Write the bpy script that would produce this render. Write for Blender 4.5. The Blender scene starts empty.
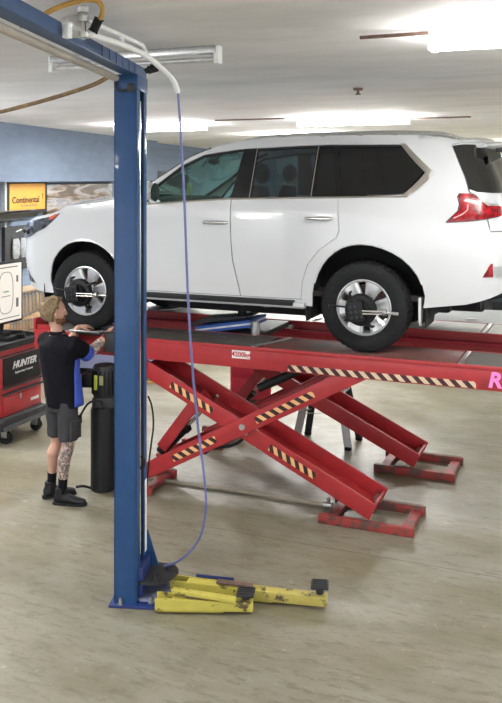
import bpy, bmesh, math, random
from mathutils import Vector, Matrix, noise
from mathutils.geometry import delaunay_2d_cdt
random.seed(7)
COL = bpy.context.scene.collection
sc = bpy.context.scene
PI = math.pi
# ------------------------------------------------------------------ camera frame
FP, CX, YH, H = 850.0, 251.0, 178.0, 3.0
TH = math.radians(22.5); SN, CS = math.sin(TH), math.cos(TH)
def ground(px, py, z=0.0):
    Z = (H-z)*FP/(py-YH); X = (px-CX)*Z/FP
    return Vector((X*CS-Z*SN, X*SN+Z*CS, z))
def at_z(px, py, Z):
    X = (px-CX)*Z/FP
    return Vector((X*CS-Z*SN, X*SN+Z*CS, H-(py-YH)*Z/FP))
def on_v(px, py, v):
    k = (px-CX)/FP; Z = v/(k*SN+CS); X = k*Z
    return Vector((X*CS-Z*SN, v, H-(py-YH)*Z/FP))
def on_u(px, py, u):
    k = (px-CX)/FP; Z = u/(k*CS-SN); X = k*Z
    return Vector((u, X*SN+Z*CS, H-(py-YH)*Z/FP))

# ------------------------------------------------------------------ materials
def mat(name, col, rough=.5, metal=0, var=.06, scale=8, bump=0, bscale=60, coat=0, spec=.5, stretch=None):
    m = bpy.data.materials.new(name); m.use_nodes = True
    nt = m.node_tree; b = nt.nodes['Principled BSDF']
    b.inputs['Roughness'].default_value = rough; b.inputs['Metallic'].default_value = metal
    b.inputs['Coat Weight'].default_value = coat; b.inputs['Specular IOR Level'].default_value = spec
    tc = nt.nodes.new('ShaderNodeTexCoord'); mp_ = nt.nodes.new('ShaderNodeMapping')
    nt.links.new(tc.outputs['Object'], mp_.inputs[0])
    if stretch: mp_.inputs['Scale'].default_value = stretch
    n = nt.nodes.new('ShaderNodeTexNoise'); n.inputs['Scale'].default_value = scale; n.inputs['Detail'].default_value = 4
    nt.links.new(mp_.outputs[0], n.inputs[0])
    r = nt.nodes.new('ShaderNodeValToRGB')
    r.color_ramp.elements[0].position = .3; r.color_ramp.elements[1].position = .7
    r.color_ramp.elements[0].color = [max(0, c*(1-var)) for c in col]+[1]
    r.color_ramp.elements[1].color = [min(1, c*(1+var)) for c in col]+[1]
    nt.links.new(n.outputs[0], r.inputs[0]); nt.links.new(r.outputs[0], b.inputs['Base Color'])
    if bump:
        n2 = nt.nodes.new('ShaderNodeTexNoise'); n2.inputs['Scale'].default_value = bscale
        nt.links.new(mp_.outputs[0], n2.inputs[0])
        bp = nt.nodes.new('ShaderNodeBump'); bp.inputs['Strength'].default_value = bump; bp.inputs['Distance'].default_value = .01
        nt.links.new(n2.outputs[0], bp.inputs['Height']); nt.links.new(bp.outputs[0], b.inputs['Normal'])
    return m
def worn(name, col, dirt, rough=.45, amount=.58, scale=5, metal=0, soft=.08, stretch=None, coat=0):
    """paint with blotches of dirt or bare patches of their own shape"""
    m = mat(name, col, rough, metal, .08, 12, coat=coat)
    nt = m.node_tree; b = nt.nodes['Principled BSDF']
    old = b.inputs['Base Color'].links[0].from_socket
    tc = nt.nodes.new('ShaderNodeTexCoord'); mp_ = nt.nodes.new('ShaderNodeMapping')
    if stretch: mp_.inputs['Scale'].default_value = stretch
    nt.links.new(tc.outputs['Object'], mp_.inputs[0])
    n = nt.nodes.new('ShaderNodeTexNoise'); n.inputs['Scale'].default_value = scale; n.inputs['Detail'].default_value = 8
    n.inputs['Roughness'].default_value = .65
    nt.links.new(mp_.outputs[0], n.inputs[0])
    r = nt.nodes.new('ShaderNodeValToRGB'); r.color_ramp.elements[0].position = amount; r.color_ramp.elements[1].position = amount+soft
    nt.links.new(n.outputs[0], r.inputs[0])
    mx = nt.nodes.new('ShaderNodeMix'); mx.data_type = 'RGBA'
    nt.links.new(r.outputs[0], mx.inputs['Factor']); nt.links.new(old, mx.inputs['A']); mx.inputs['B'].default_value = (*dirt, 1)
    nt.links.new(mx.outputs['Result'], b.inputs['Base Color'])
    return m
def emis(name, col, st):
    m = bpy.data.materials.new(name); m.use_nodes = True; b = m.node_tree.nodes['Principled BSDF']
    b.inputs['Base Color'].default_value = (*col, 1)
    b.inputs['Emission Color'].default_value = (*col, 1); b.inputs['Emission Strength'].default_value = st
    return m
def glass(name, tint, ior=1.45, gl=.9):
    m = bpy.data.materials.new(name); m.use_nodes = True; nt = m.node_tree
    nt.nodes.remove(nt.nodes['Principled BSDF']); out = nt.nodes['Material Output']
    t = nt.nodes.new('ShaderNodeBsdfTransparent'); t.inputs[0].default_value = (*tint, 1)
    g = nt.nodes.new('ShaderNodeBsdfGlossy'); g.inputs['Roughness'].default_value = .03; g.inputs['Color'].default_value = (gl, gl, gl, 1)
    lw = nt.nodes.new('ShaderNodeLayerWeight'); lw.inputs[0].default_value = .5
    pw = nt.nodes.new('ShaderNodeMath'); pw.operation = 'POWER'; pw.inputs[1].default_value = 4; nt.links.new(lw.outputs['Facing'], pw.inputs[0])
    f = nt.nodes.new('ShaderNodeMath'); f.operation = 'MULTIPLY_ADD'; f.inputs[1].default_value = .75; f.inputs[2].default_value = (ior-1)**2/(ior+1)**2*1.8
    nt.links.new(pw.outputs[0], f.inputs[0])
    mx = nt.nodes.new('ShaderNodeMixShader')
    nt.links.new(f.outputs[0], mx.inputs[0]); nt.links.new(t.outputs[0], mx.inputs[1]); nt.links.new(g.outputs[0], mx.inputs[2])
    nt.links.new(mx.outputs[0], out.inputs[0])
    return m
def hazard(name, period, slant, light=(.80, .45, .20), dark=(.035, .012, .012)):
    m = mat(name, dark, .55); nt = m.node_tree; b = nt.nodes['Principled BSDF']
    tc = nt.nodes.new('ShaderNodeTexCoord'); sp = nt.nodes.new('ShaderNodeSeparateXYZ'); nt.links.new(tc.outputs['Object'], sp.inputs[0])
    a = nt.nodes.new('ShaderNodeMath'); a.operation = 'MULTIPLY_ADD'; a.inputs[1].default_value = slant
    nt.links.new(sp.outputs['Z'], a.inputs[0]); nt.links.new(sp.outputs['X'], a.inputs[2])
    d = nt.nodes.new('ShaderNodeMath'); d.operation = 'DIVIDE'; d.inputs[1].default_value = period; nt.links.new(a.outputs[0], d.inputs[0])
    f = nt.nodes.new('ShaderNodeMath'); f.operation = 'FRACT'; nt.links.new(d.outputs[0], f.inputs[0])
    g = nt.nodes.new('ShaderNodeMath'); g.operation = 'GREATER_THAN'; g.inputs[1].default_value = .52; nt.links.new(f.outputs[0], g.inputs[0])
    mx = nt.nodes.new('ShaderNodeMix'); mx.data_type = 'RGBA'
    mx.inputs['A'].default_value = (*dark, 1); mx.inputs['B'].default_value = (*light, 1)
    nt.links.new(g.outputs[0], mx.inputs['Factor']); nt.links.new(mx.outputs['Result'], b.inputs['Base Color'])
    return m
M = {}
M['car'] = mat('pearl_white_paint', (.60, .61, .62), .22, 0, .01, 3, coat=.6)
M['silver_car'] = mat('silver_paint', (.50, .53, .53), .25, .35, .03, 3, coat=.5)
M['liner'] = mat('black_liner', (.012, .012, .013), .9)
M['plastic'] = mat('black_plastic', (.009, .009, .010), .5, spec=.3, bump=.15, bscale=200)
M['charcoal'] = mat('charcoal_plastic', (.028, .029, .031), .5, spec=.35, bump=.1)
M['rubber'] = mat('tyre_rubber', (.014, .0145, .016), .8, spec=.25, var=.2, scale=30, bump=.2, bscale=150)
M['alloy'] = mat('machined_alloy', (.66, .67, .68), .28, .45, .05, 20)
M['steel'] = mat('brushed_steel', (.50, .50, .49), .35, .9, .1, 30, stretch=(1, 8, 1))
M['chrome'] = mat('chrome', (.75, .73, .70), .12, 1, .04, 10)
M['satin'] = mat('satin_trim', (.50, .46, .42), .3, .9, .04, 10)
M['galv'] = mat('galvanised_steel', (.62, .62, .60), .38, .5, .12, 25)
M['glass'] = glass('clear_green_glass', (.74, .88, .85), 1.42)
M['tint'] = glass('privacy_glass', (.56, .64, .70), 1.5)
M['tint_dark'] = glass('dark_privacy_glass', (.16, .18, .20), 1.5)
M['darkglass'] = glass('hatch_glass', (.05, .06, .06), 1.75)
M['mirror'] = mat('mirror_face', (.8, .8, .8), .03, 1, 0)
M['seat'] = mat('dark_leather', (.03, .028, .028), .6, bump=.2, bscale=90)
M['cabin'] = mat('cabin_trim', (.06, .055, .05), .7)
M['light_panel'] = mat('pale_note_paper', (.55, .80, .35), .7)
M['red_lens'] = mat('red_lens', (.26, .003, .008), .18, 0, .8, 26, coat=.3)
M['clear_lens'] = mat('clear_lens', (.10, .10, .11), .15, .4, .7, 26, coat=1)
M['amber'] = mat('amber_lens', (.75, .12, .05), .15, coat=.8)
M['red'] = worn('red_lift_paint', (.36, .020, .024), (.20, .024, .022), .42, .60, 3.5, soft=.12, coat=.15)
M['redfoot'] = worn('worn_red_paint', (.30, .035, .03), (.10, .05, .04), .55, .46, 7, soft=.1)
M['reddeep'] = mat('deep_red_paint', (.34, .008, .028), .45, var=.08)
M['grime'] = worn('grimy_steel_tread', (.085, .075, .065), (.21, .19, .165), .55, .52, 4, soft=.2)
M['ovals'] = worn('worn_reddish_plate', (.17, .070, .060), (.075, .060, .055), .5, .50, 3.2, soft=.1)
M['plate_pale'] = mat('pale_steel_plate', (.42, .41, .38), .45, .1, .12, 5)
M['rust'] = mat('rusty_steel', (.16, .10, .075), .7, .2, .3, 12, bump=.3)
M['haz_run'] = hazard('stripes_runway', .102, 1.0, (.66, .48, .34), (.05, .012, .015))
M['haz_arm'] = hazard('stripes_arm', .090, .75)
M['blue'] = worn('blue_post_paint', (.008, .056, .168), (.007, .028, .075), .6, .62, 4, soft=.1, stretch=(1, 1, .25), coat=.2)
M['blue_dk'] = mat('deep_blue_paint', (.012, .03, .14), .45)
M['wallblue'] = mat('blue_grey_wall_paint', (.165, .21, .29), .8, var=.09, scale=2.5, bump=.2, bscale=25, stretch=(1, 1, 3))
M['yellow'] = worn('yellow_arm_paint', (.52, .45, .085), (.10, .075, .035), .5, .57, 9, soft=.06, stretch=(1, 1, 2))
M['yellow_dirty'] = worn('scuffed_yellow_paint', (.45, .38, .09), (.07, .055, .035), .5, .52, 14, soft=.1)
M['hose_y'] = mat('yellow_hose', (.44, .24, .045), .5, var=.15)
M['brown'] = mat('taped_brown_hose', (.21, .13, .06), .7, var=.4, scale=14, bump=.4)
M['hose_b'] = mat('blue_air_hose', (.12, .13, .30), .4)
M['hose_t'] = mat('tan_hose', (.30, .26, .19), .6)
M['cream'] = mat('cream_pipe', (.42, .37, .30), .5, var=.1)
M['orange'] = mat('orange_sign_face', (.74, .35, .05), .5, var=.02)
M['black'] = mat('black_ink', (.01, .01, .012), .6)
M['white'] = mat('white_enamel', (.80, .80, .78), .45)
M['pink'] = mat('pink_decal', (.90, .25, .62), .5)
M['tube'] = emis('fluorescent_tube_glow', (1.0, .99, .96), 20)
M['skin'] = mat('skin', (.50, .28, .20), .55, var=.08, scale=12)
M['hair'] = mat('light_brown_hair', (.19, .13, .07), .75, var=.45, scale=55, bump=.6, bscale=90)
M['shirt'] = mat('black_shirt_cloth', (.006, .006, .009), .9, spec=.15, bump=.3, bscale=40)
M['shirtblue'] = mat('blue_cloth_panel', (.035, .08, .42), .8)
M['maroon'] = mat('maroon_cloth', (.13, .01, .035), .8)
M['shorts'] = mat('grey_work_cloth', (.040, .040, .044), .9, spec=.2, var=.15, bump=.3, bscale=50)
M['boot'] = mat('black_boot_leather', (.012, .012, .014), .6, bump=.2, spec=.3)
M['tattoo'] = None
M['wood'] = mat('pale_pegboard_wood', (.50, .33, .17), .7, var=.15, scale=6, stretch=(1, 1, 6))
M['screen'] = emis('screen_glow', (.72, .68, .62), .35)
M['ink_grey'] = mat('diagram_grey', (.16, .16, .17), .6)
M['ink_green'] = mat('diagram_green', (.10, .45, .10), .6)
M['cartred'] = mat('cart_red_enamel', (.46, .012, .022), .35, coat=.4, var=.04)
M['slate'] = mat('slate_blue_steel', (.19, .21, .33), .6, var=.1)
M['alu'] = mat('aluminium', (.46, .46, .46), .4, .6, .08, 20)
M['jackblue'] = mat('jack_blue', (.02, .10, .42), .4)
M['cardboard'] = mat('tan_board', (.36, .27, .17), .8)

def tattoo_mat():
    m = mat('tattooed_skin', (.50, .30, .22), .6); nt = m.node_tree; b = nt.nodes['Principled BSDF']
    tc = nt.nodes.new('ShaderNodeTexCoord'); v = nt.nodes.new('ShaderNodeTexVoronoi'); v.feature = 'DISTANCE_TO_EDGE'; v.inputs['Scale'].default_value = 24
    n = nt.nodes.new('ShaderNodeTexNoise'); n.inputs['Scale'].default_value = 18; nt.links.new(tc.outputs['Object'], n.inputs[0])
    mv = nt.nodes.new('ShaderNodeMix'); mv.data_type = 'VECTOR'; mv.inputs['Factor'].default_value = .12
    nt.links.new(tc.outputs['Object'], mv.inputs['A']); nt.links.new(n.outputs['Color'], mv.inputs['B']); nt.links.new(mv.outputs['Result'], v.inputs[0])
    r = nt.nodes.new('ShaderNodeValToRGB'); r.color_ramp.elements[0].position = .05; r.color_ramp.elements[1].position = .18
    r.color_ramp.elements[0].color = (.10, .085, .09, 1); r.color_ramp.elements[1].color = (.47, .33, .27, 1)
    nt.links.new(v.outputs[0], r.inputs[0]); nt.links.new(r.outputs[0], b.inputs['Base Color'])
    return m
M['tattoo'] = tattoo_mat()

# ------------------------------------------------------------------ mesh helper
class MB:
    def __init__(s): s.b = bmesh.new()
    def _bev(s, g, bev):
        if bev:
            es = list({e for v in g for e in v.link_edges})
            bmesh.ops.bevel(s.b, geom=es, offset=bev, segments=2, affect='EDGES', profile=.6)
    def box(s, lo, hi, bev=0, rot=None, piv=None):
        lo, hi = Vector(lo), Vector(hi); c = (lo+hi)/2; d = hi-lo
        g = bmesh.ops.create_cube(s.b, size=1)['verts']
        for v in g: v.co = Vector((v.co.x*d.x, v.co.y*d.y, v.co.z*d.z))+c
        if rot is not None:
            p = Vector(piv) if piv is not None else c
            for v in g: v.co = rot @ (v.co-p)+p
        s._bev(g, bev); return s
    def beam(s, a, b, w, h, bev=0, up=(0, 0, 1)):
        a, b = Vector(a), Vector(b); x = (b-a); L = x.length; x.normalize()
        y = Vector(up).cross(x).normalized(); z = x.cross(y)
        R = Matrix((x, y, z)).transposed(); g = bmesh.ops.create_cube(s.b, size=1)['verts']
        for v in g: v.co = R @ Vector((v.co.x*L, v.co.y*w, v.co.z*h))+(a+b)/2
        s._bev(g, bev); return s
    def cyl(s, a, b, r, r2=None, seg=20, bev=0):
        a, b = Vector(a), Vector(b); d = b-a
        q = d.to_track_quat('Z', 'Y').to_matrix()
        g = bmesh.ops.create_cone(s.b, cap_ends=True, segments=seg, radius1=r, radius2=r if r2 is None else r2, depth=d.length)['verts']
        for v in g: v.co = q @ v.co+(a+b)/2
        if bev:
            es = [e for e in {e for v in g for e in v.link_edges} if len(e.link_faces) == 2 and any(len(f.verts) > 4 for f in e.link_faces)]
            bmesh.ops.bevel(s.b, geom=es, offset=bev, segments=2, affect='EDGES')
        return s
    def ball(s, c, r, sc3=(1, 1, 1), seg=16, rot=None):
        g = bmesh.ops.create_uvsphere(s.b, u_segments=seg, v_segments=max(6, seg//2), radius=r)['verts']
        for v in g:
            w = Vector((v.co.x*sc3[0], v.co.y*sc3[1], v.co.z*sc3[2]))
            v.co = (rot @ w if rot else w)+Vector(c)
        return s
    def loft(s, pts, seg=14, caps=True):
        """pts: list of (centre, rx, ry[, ref]) cross-sections along a path"""
        P = [Vector(p[0]) for p in pts]; rings = []; ref = Vector(pts[0][3]) if len(pts[0]) > 3 else Vector((1, 0, 0))
        for i, p in enumerate(pts):
            t = (P[min(i+1, len(P)-1)]-P[max(i-1, 0)]).normalized()
            if len(p) > 3: ref = Vector(p[3])
            x = (ref-t*ref.dot(t)); x = x.normalized() if x.length > 1e-4 else t.orthogonal().normalized()
            y = t.cross(x); ref = x
            rings.append([s.b.verts.new(P[i]+x*math.cos(k*2*PI/seg)*p[1]+y*math.sin(k*2*PI/seg)*p[2]) for k in range(seg)])
        for a, b in zip(rings, rings[1:]):
            for k in range(seg): s.b.faces.new((a[k], a[(k+1) % seg], b[(k+1) % seg], b[k]))
        if caps: s.b.faces.new(rings[0][::-1]); s.b.faces.new(rings[-1])
        return s
    def tube(s, pts, r, seg=10, smooth=0):
        P = [Vector(p) for p in pts]
        for _ in range(smooth):
            Q = [P[0]]
            for a, b in zip(P, P[1:]): Q += [a*.75+b*.25, a*.25+b*.75]
            P = Q+[P[-1]]
        return s.loft([(p, r, r) for p in P], seg)
    def prism(s, poly, depth, fn):
        """poly [(a,b)], extruded 0..depth; fn(a,b,d)->xyz"""
        A = [s.b.verts.new(fn(a, b, 0)) for a, b in poly]; B = [s.b.verts.new(fn(a, b, depth)) for a, b in poly]
        n = len(poly); s.b.faces.new(A); s.b.faces.new(B[::-1])
        for i in range(n): s.b.faces.new((A[i], B[i], B[(i+1) % n], A[(i+1) % n]))
        return s
    def lathe(s, prof, c, axis='Z', seg=32):
        c = Vector(c); rings = []
        for r, h in prof:
            ring = []
            for k in range(seg):
                a = 2*PI*k/seg; x, y = r*math.cos(a), r*math.sin(a)
                ring.append(s.b.verts.new(c+(Vector((x, y, h)) if axis == 'Z' else Vector((x, h, y)) if axis == 'Y' else Vector((h, x, y)))))
            rings.append(ring)
        for a, b in zip(rings, rings[1:]):
            for k in range(seg): s.b.faces.new((a[k], a[(k+1) % seg], b[(k+1) % seg], b[k]))
        return s
    def mesh(s, name, smooth=40):
        bmesh.ops.recalc_face_normals(s.b, faces=s.b.faces)
        me = bpy.data.meshes.new(name); s.b.to_mesh(me); s.b.free()
        if smooth:
            for p in me.polygons: p.use_smooth = True
            me.set_sharp_from_angle(angle=math.radians(smooth))
        return me
    def build(s, name, m, parent=None, loc=None, smooth=40):
        return link(name, s.mesh(name, smooth), m, parent, loc)
def link(name, me, m, parent=None, loc=None):
    o = bpy.data.objects.new(name, me)
    if m is not None and not me.materials: me.materials.append(m)
    COL.objects.link(o)
    if parent is not None: o.parent = parent
    if loc is not None: o.location = loc
    return o
def thing(name, label, cat, loc=(0, 0, 0), rz=0, group=None):
    o = bpy.data.objects.new(name, None); COL.objects.link(o); o.empty_display_size = .1
    o.location = loc; o.rotation_euler = (0, 0, rz); tag(o, label, cat, group); return o
def tag(o, label, cat, group=None):
    o['label'] = label; o['category'] = cat
    if group: o['group'] = group
    return o
def struct(name, mb, m, parent=None, smooth=0):
    o = mb.build(name, m, parent, smooth=smooth)
    if parent is None: o['kind'] = 'structure'
    return o
def copy_tree(o, parent=None):
    c = o.copy(); COL.objects.link(c)
    if parent is not None: c.parent = parent
    for ch in list(o.children): copy_tree(ch, c)
    return c
def text_mesh(body, size, extrude=.002, shear=0, spacing=1, bold=0):
    cu = bpy.data.curves.new('lettering', 'FONT'); cu.body = body; cu.size = size; cu.extrude = extrude; cu.shear = shear
    cu.space_character = spacing; cu.offset = bold; cu.align_x = 'CENTER'; cu.align_y = 'CENTER'; cu.resolution_u = 3
    t = bpy.data.objects.new('lettering', cu); COL.objects.link(t)
    me = bpy.data.meshes.new_from_object(t.evaluated_get(bpy.context.evaluated_depsgraph_get()))
    bpy.data.objects.remove(t); bpy.data.curves.remove(cu); return me
def text(name, body, size, m, parent, loc, R, sx=1, **k):
    """R: columns = text right, text up, text normal"""
    me = text_mesh(body, size, **k); R3 = Matrix(R).transposed()
    for v in me.vertices: v.co = R3 @ Vector((v.co.x*sx, v.co.y, v.co.z))
    me.materials.clear()
    return link(name, me, m, parent, loc)
V_FACE = ((1, 0, 0), (0, 0, 1), (0, -1, 0))       # reads on a face looking towards -v
U_FACE = ((0, 1, 0), (0, 0, 1), (1, 0, 0))        # reads on a face looking towards +u

# ================================================================== setting
ZC = 3.95
def floor_material():
    m = bpy.data.materials.new('polished_concrete'); m.use_nodes = True; nt = m.node_tree; b = nt.nodes['Principled BSDF']
    tc = nt.nodes.new('ShaderNodeTexCoord')
    def noise_(scale, detail=6, rough=.6, stretch=None):
        n = nt.nodes.new('ShaderNodeTexNoise'); n.inputs['Scale'].default_value = scale; n.inputs['Detail'].default_value = detail; n.inputs['Roughness'].default_value = rough
        mp_ = nt.nodes.new('ShaderNodeMapping'); nt.links.new(tc.outputs['Object'], mp_.inputs[0])
        if stretch: mp_.inputs['Scale'].default_value = stretch; mp_.inputs['Rotation'].default_value = (0, 0, .35)
        nt.links.new(mp_.outputs[0], n.inputs[0]); return n
    def ramp(src, a, b_, ca, cb):
        r = nt.nodes.new('ShaderNodeValToRGB'); r.color_ramp.elements[0].position = a; r.color_ramp.elements[1].position = b_
        r.color_ramp.elements[0].color = (*ca, 1); r.color_ramp.elements[1].color = (*cb, 1); nt.links.new(src, r.inputs[0]); return r
    def mix(f, a, b_, typ='MIX'):
        x = nt.nodes.new('ShaderNodeMix'); x.data_type = 'RGBA'; x.blend_type = typ
        if isinstance(f, float): x.inputs['Factor'].default_value = f
        else: nt.links.new(f, x.inputs['Factor'])
        nt.links.new(a, x.inputs['A'])
        if isinstance(b_, tuple): x.inputs['B'].default_value = (*b_, 1)
        else: nt.links.new(b_, x.inputs['B'])
        return x.outputs['Result']
    base = ramp(noise_(.55, 5).outputs[0], .3, .7, (.170, .154, .098), (.245, .232, .185))
    c = mix(.55, base.outputs[0], ramp(noise_(1.3, 9, .7, (1, 2.6, 1)).outputs[0], .35, .7, (.145, .128, .080), (.290, .276, .228)).outputs[0])
    c = mix(ramp(noise_(2.2, 8, .7).outputs[0], .56, .72, (0, 0, 0), (.55, .55, .55)).outputs[0], c, (.125, .110, .068))
    c = mix(ramp(noise_(.55, 4, .55, (1, 2.0, 1)).outputs[0], .48, .62, (0, 0, 0), (.70, .70, .70)).outputs[0], c, (.150, .128, .066))
    c = mix(ramp(noise_(4.5, 9, .8, (1, 3.5, 1)).outputs[0], .51, .60, (0, 0, 0), (.75, .75, .75)).outputs[0], c, (.125, .110, .068))
    c = mix(ramp(noise_(9, 8, .75).outputs[0], .60, .68, (0, 0, 0), (.55, .55, .55)).outputs[0], c, (.36, .35, .30))
    c = mix(ramp(noise_(28, 4, .6).outputs[0], .68, .72, (0, 0, 0), (.5, .5, .5)).outputs[0], c, (.10, .085, .06))
    # saw-cut joints between the bays
    br = nt.nodes.new('ShaderNodeTexBrick'); br.offset = 0; br.inputs['Scale'].default_value = 1
    br.inputs['Brick Width'].default_value = 6.4; br.inputs['Row Height'].default_value = 3.2; br.inputs['Mortar Size'].default_value = .005
    br.inputs['Color1'].default_value = br.inputs['Color2'].default_value = (0, 0, 0, 1); br.inputs['Mortar'].default_value = (1, 1, 1, 1)
    mp_ = nt.nodes.new('ShaderNodeMapping'); mp_.inputs['Location'].default_value = (0, -6.61+6.4, 0)
    nt.links.new(tc.outputs['Object'], mp_.inputs[0]); nt.links.new(mp_.outputs[0], br.inputs[0])
    c = mix(br.outputs['Color'], c, (.10, .085, .06))
    nt.links.new(c, b.inputs['Base Color'])
    rr = ramp(noise_(1.7, 7, .7).outputs[0], .3, .7, (.30, .30, .30), (.52, .52, .52)); nt.links.new(rr.outputs[0], b.inputs['Roughness'])
    bp = nt.nodes.new('ShaderNodeBump'); bp.inputs['Strength'].default_value = .12; bp.inputs['Distance'].default_value = .01
    nt.links.new(noise_(35, 6).outputs[0], bp.inputs['Height']); nt.links.new(bp.outputs[0], b.inputs['Normal'])
    return m
def ceiling_material():
    m = mat('streaked_plaster_ceiling', (.56, .555, .55), .75, bump=.25, bscale=14); nt = m.node_tree; b = nt.nodes['Principled BSDF']
    tc = nt.nodes.new('ShaderNodeTexCoord'); mp_ = nt.nodes.new('ShaderNodeMapping'); nt.links.new(tc.outputs['Object'], mp_.inputs[0])
    mp_.inputs['Scale'].default_value = (.45, 1.1, 1)
    n = nt.nodes.new('ShaderNodeTexNoise'); n.inputs['Scale'].default_value = 1.6; n.inputs['Detail'].default_value = 9; n.inputs['Roughness'].default_value = .68
    nt.links.new(mp_.outputs[0], n.inputs[0])
    r = nt.nodes.new('ShaderNodeValToRGB'); r.color_ramp.elements[0].position = .30; r.color_ramp.elements[1].position = .60
    r.color_ramp.elements[0].color = (.74, .725, .71, 1); r.color_ramp.elements[1].color = (.90, .89, .875, 1)
    nt.links.new(n.outputs[0], r.inputs[0]); nt.links.new(r.outputs[0], b.inputs['Base Color'])
    return m
struct('floor', MB().box((-16, -6, -.1), (14, 42, 0)), floor_material())
struct('ceiling', MB().box((-16, -6, ZC), (14, 42, ZC+.15)), ceiling_material())
# left wall, leaning a little off the bay axis
WA, WD = Vector((-9.83, 12.16, 0)), Vector((-1.92, 11.98, 0)).normalized()
WN = Vector((WD.y, -WD.x, 0))                      # towards the room
RW = Matrix((WD, -WN, Vector((0, 0, 1)))).transposed()
def wallp(t, n, z): return WA+WD*t+WN*n+Vector((0, 0, z))
def wallbox(t0, t1, n0, n1, z0, z1):
    mb = MB(); g = bmesh.ops.create_cube(mb.b, size=1)['verts']
    for v in g: v.co = wallp((t0+t1)/2+v.co.x*(t1-t0), (n0+n1)/2+v.co.y*(n1-n0), (z0+z1)/2+v.co.z*(z1-z0))
    return mb
def block_wall(name, colr):
    m = mat(name, colr, .85, var=.08, scale=2, bump=.15, bscale=20); nt = m.node_tree; b = nt.nodes['Principled BSDF']
    tc = nt.nodes.new('ShaderNodeTexCoord'); sp = nt.nodes.new('ShaderNodeSeparateXYZ'); nt.links.new(tc.outputs['Object'], sp.inputs[0])
    cb = nt.nodes.new('ShaderNodeCombineXYZ'); nt.links.new(sp.outputs['Y'], cb.inputs[0]); nt.links.new(sp.outputs['Z'], cb.inputs[1])
    br = nt.nodes.new('ShaderNodeTexBrick'); br.inputs['Scale'].default_value = 1; br.inputs['Brick Width'].default_value = .42; br.inputs['Row Height'].default_value = .2
    br.inputs['Mortar Size'].default_value = .012; nt.links.new(cb.outputs[0], br.inputs[0])
    br.inputs['Color1'].default_value = (*colr, 1); br.inputs['Color2'].default_value = tuple(c*.93 for c in colr)+(1,); br.inputs['Mortar'].default_value = tuple(c*.78 for c in colr)+(1,)
    nt.links.new(br.outputs[0], b.inputs['Base Color']); return m
M['blockwall'] = block_wall('painted_blockwork', (.185, .235, .32))
struct('wall_left', wallbox(-16, 27, -.3, 0, 0, ZC), M['blockwall'])
struct('trim_1', wallbox(-16, 7.2, 0, .35, 2.93, ZC), M['wallblue'])          # deep painted lintel over the bays
struct('wall_back', MB().box((-16, 36, 0), (14, 36.3, ZC)), mat('pale_back_wall', (.46, .50, .54), .8, var=.08, scale=1))
struct('trim_2', MB().box((-16, 35.85, 0), (14, 36, 3.2)), mat('blue_grey_back_band', (.24, .30, .35), .7, var=.3, scale=1.5))

# fluorescent battens on the ceiling
def batten(px0, py0, px1, py1, label, ze=ZC, tubes=2):
    a = ground(px0, py0, ze-.001) if False else None
def ceil_pt(px, py): return ground(px, py, ZC)
LG = 'fluorescent battens on the ceiling'
def light(c, L, label, lit=True, power=60, slim=False, up=60):
    t = thing('fluorescent_light', label, 'light', (c[0], c[1], ZC), 0, LG)
    w = .045 if slim else .10
    MB().box((-L/2, -w, -.055), (L/2, w, -.001), .008).build('housing', M['white'] if not slim else M['steel'], t)
    for y in ((-.05, .05) if not slim else (0,)):
        MB().cyl((-L/2+.03, y, -.095), (L/2-.03, y, -.095), .030 if lit else .018, seg=14).build('tube', M['tube'] if lit else M['galv'], t)
    for x in (-1, 1):
        MB().box((x*L/2-.02, -w*.8, -.13), (x*L/2+.02, w*.8, -.001), .006).build('end_cap', M['white'], t)
    if lit:
        ld = bpy.data.lights.new('batten_glow', 'AREA'); ld.shape = 'RECTANGLE'; ld.size = L; ld.size_y = .25; ld.energy = power; ld.color = (1, .995, .98)
        lo = bpy.data.objects.new('batten_glow', ld); COL.objects.link(lo); lo.location = (0, 0, -.14); lo.parent = t
        lo = bpy.data.objects.new('batten_glow', ld.copy()); COL.objects.link(lo); lo.location = (0, 0, -.20); lo.rotation_euler = (PI, 0, 0); lo.parent = t; lo.data.energy = up; lo.data.size_y = .5
    return t
def clerp(t, z):
    if z <= t[0][0]: return t[0][1]
    for (a, x), (b, y) in zip(t, t[1:]):
        if z <= b:
            k = (z-a)/(b-a); return x+(y-x)*k
    return t[-1][1]
class Shape:
    """unrolled plan outline of a car body: p runs front centre .. side .. rear centre"""
    def __init__(s, WT, XR, XF, P, AR, BR, AF, BF, LC=.42, LR=.70, taper=.035, mid=1.4):
        s.__dict__.update(locals())
        s.pmin, s.pmax = P[3]-LC-LR, P[1]+LC+LR
    def tp(s, x): return s.taper*((x-s.mid)/2.3)**2
    def at(s, p, z, inset=0):
        P0, P1, P2, P3 = s.P; wz = clerp(s.WT, z)-inset
        if P2 <= p <= P0: return p, wz-s.tp(p)
        if p > P0:
            sg, X, A, B, q, a0, a1, cr = 1, clerp(s.XR, z)-inset, s.AR, s.BR, p-P1, P0, P1, .05
        else:
            sg, X, A, B, q, a0, a1, cr = -1, -clerp(s.XF, z)-inset, s.AF, s.BF, P3-p, P2, P3, .08
        scn = sg*(X-A)
        if q <= 0:
            x = a0+(p-a0)/(a1-a0)*(scn-a0); return x, wz-s.tp(x)
        Yc = wz-s.tp(scn)
        if q < s.LC:
            a = q/s.LC*PI/2; e = .9 if sg > 0 else 1
            return sg*(X-A+A*math.sin(a)**e), Yc-B*(1-math.cos(a))
        r = min(1, (q-s.LC)/s.LR); Y = (Yc-B)*(1-r)
        return sg*(X+cr*math.sin(r*PI/2)**2), Y
    def co(s, p, z, side=1, inset=0):
        x, Y = s.at(p, z, inset); return Vector((x, -side*Y, z))
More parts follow.
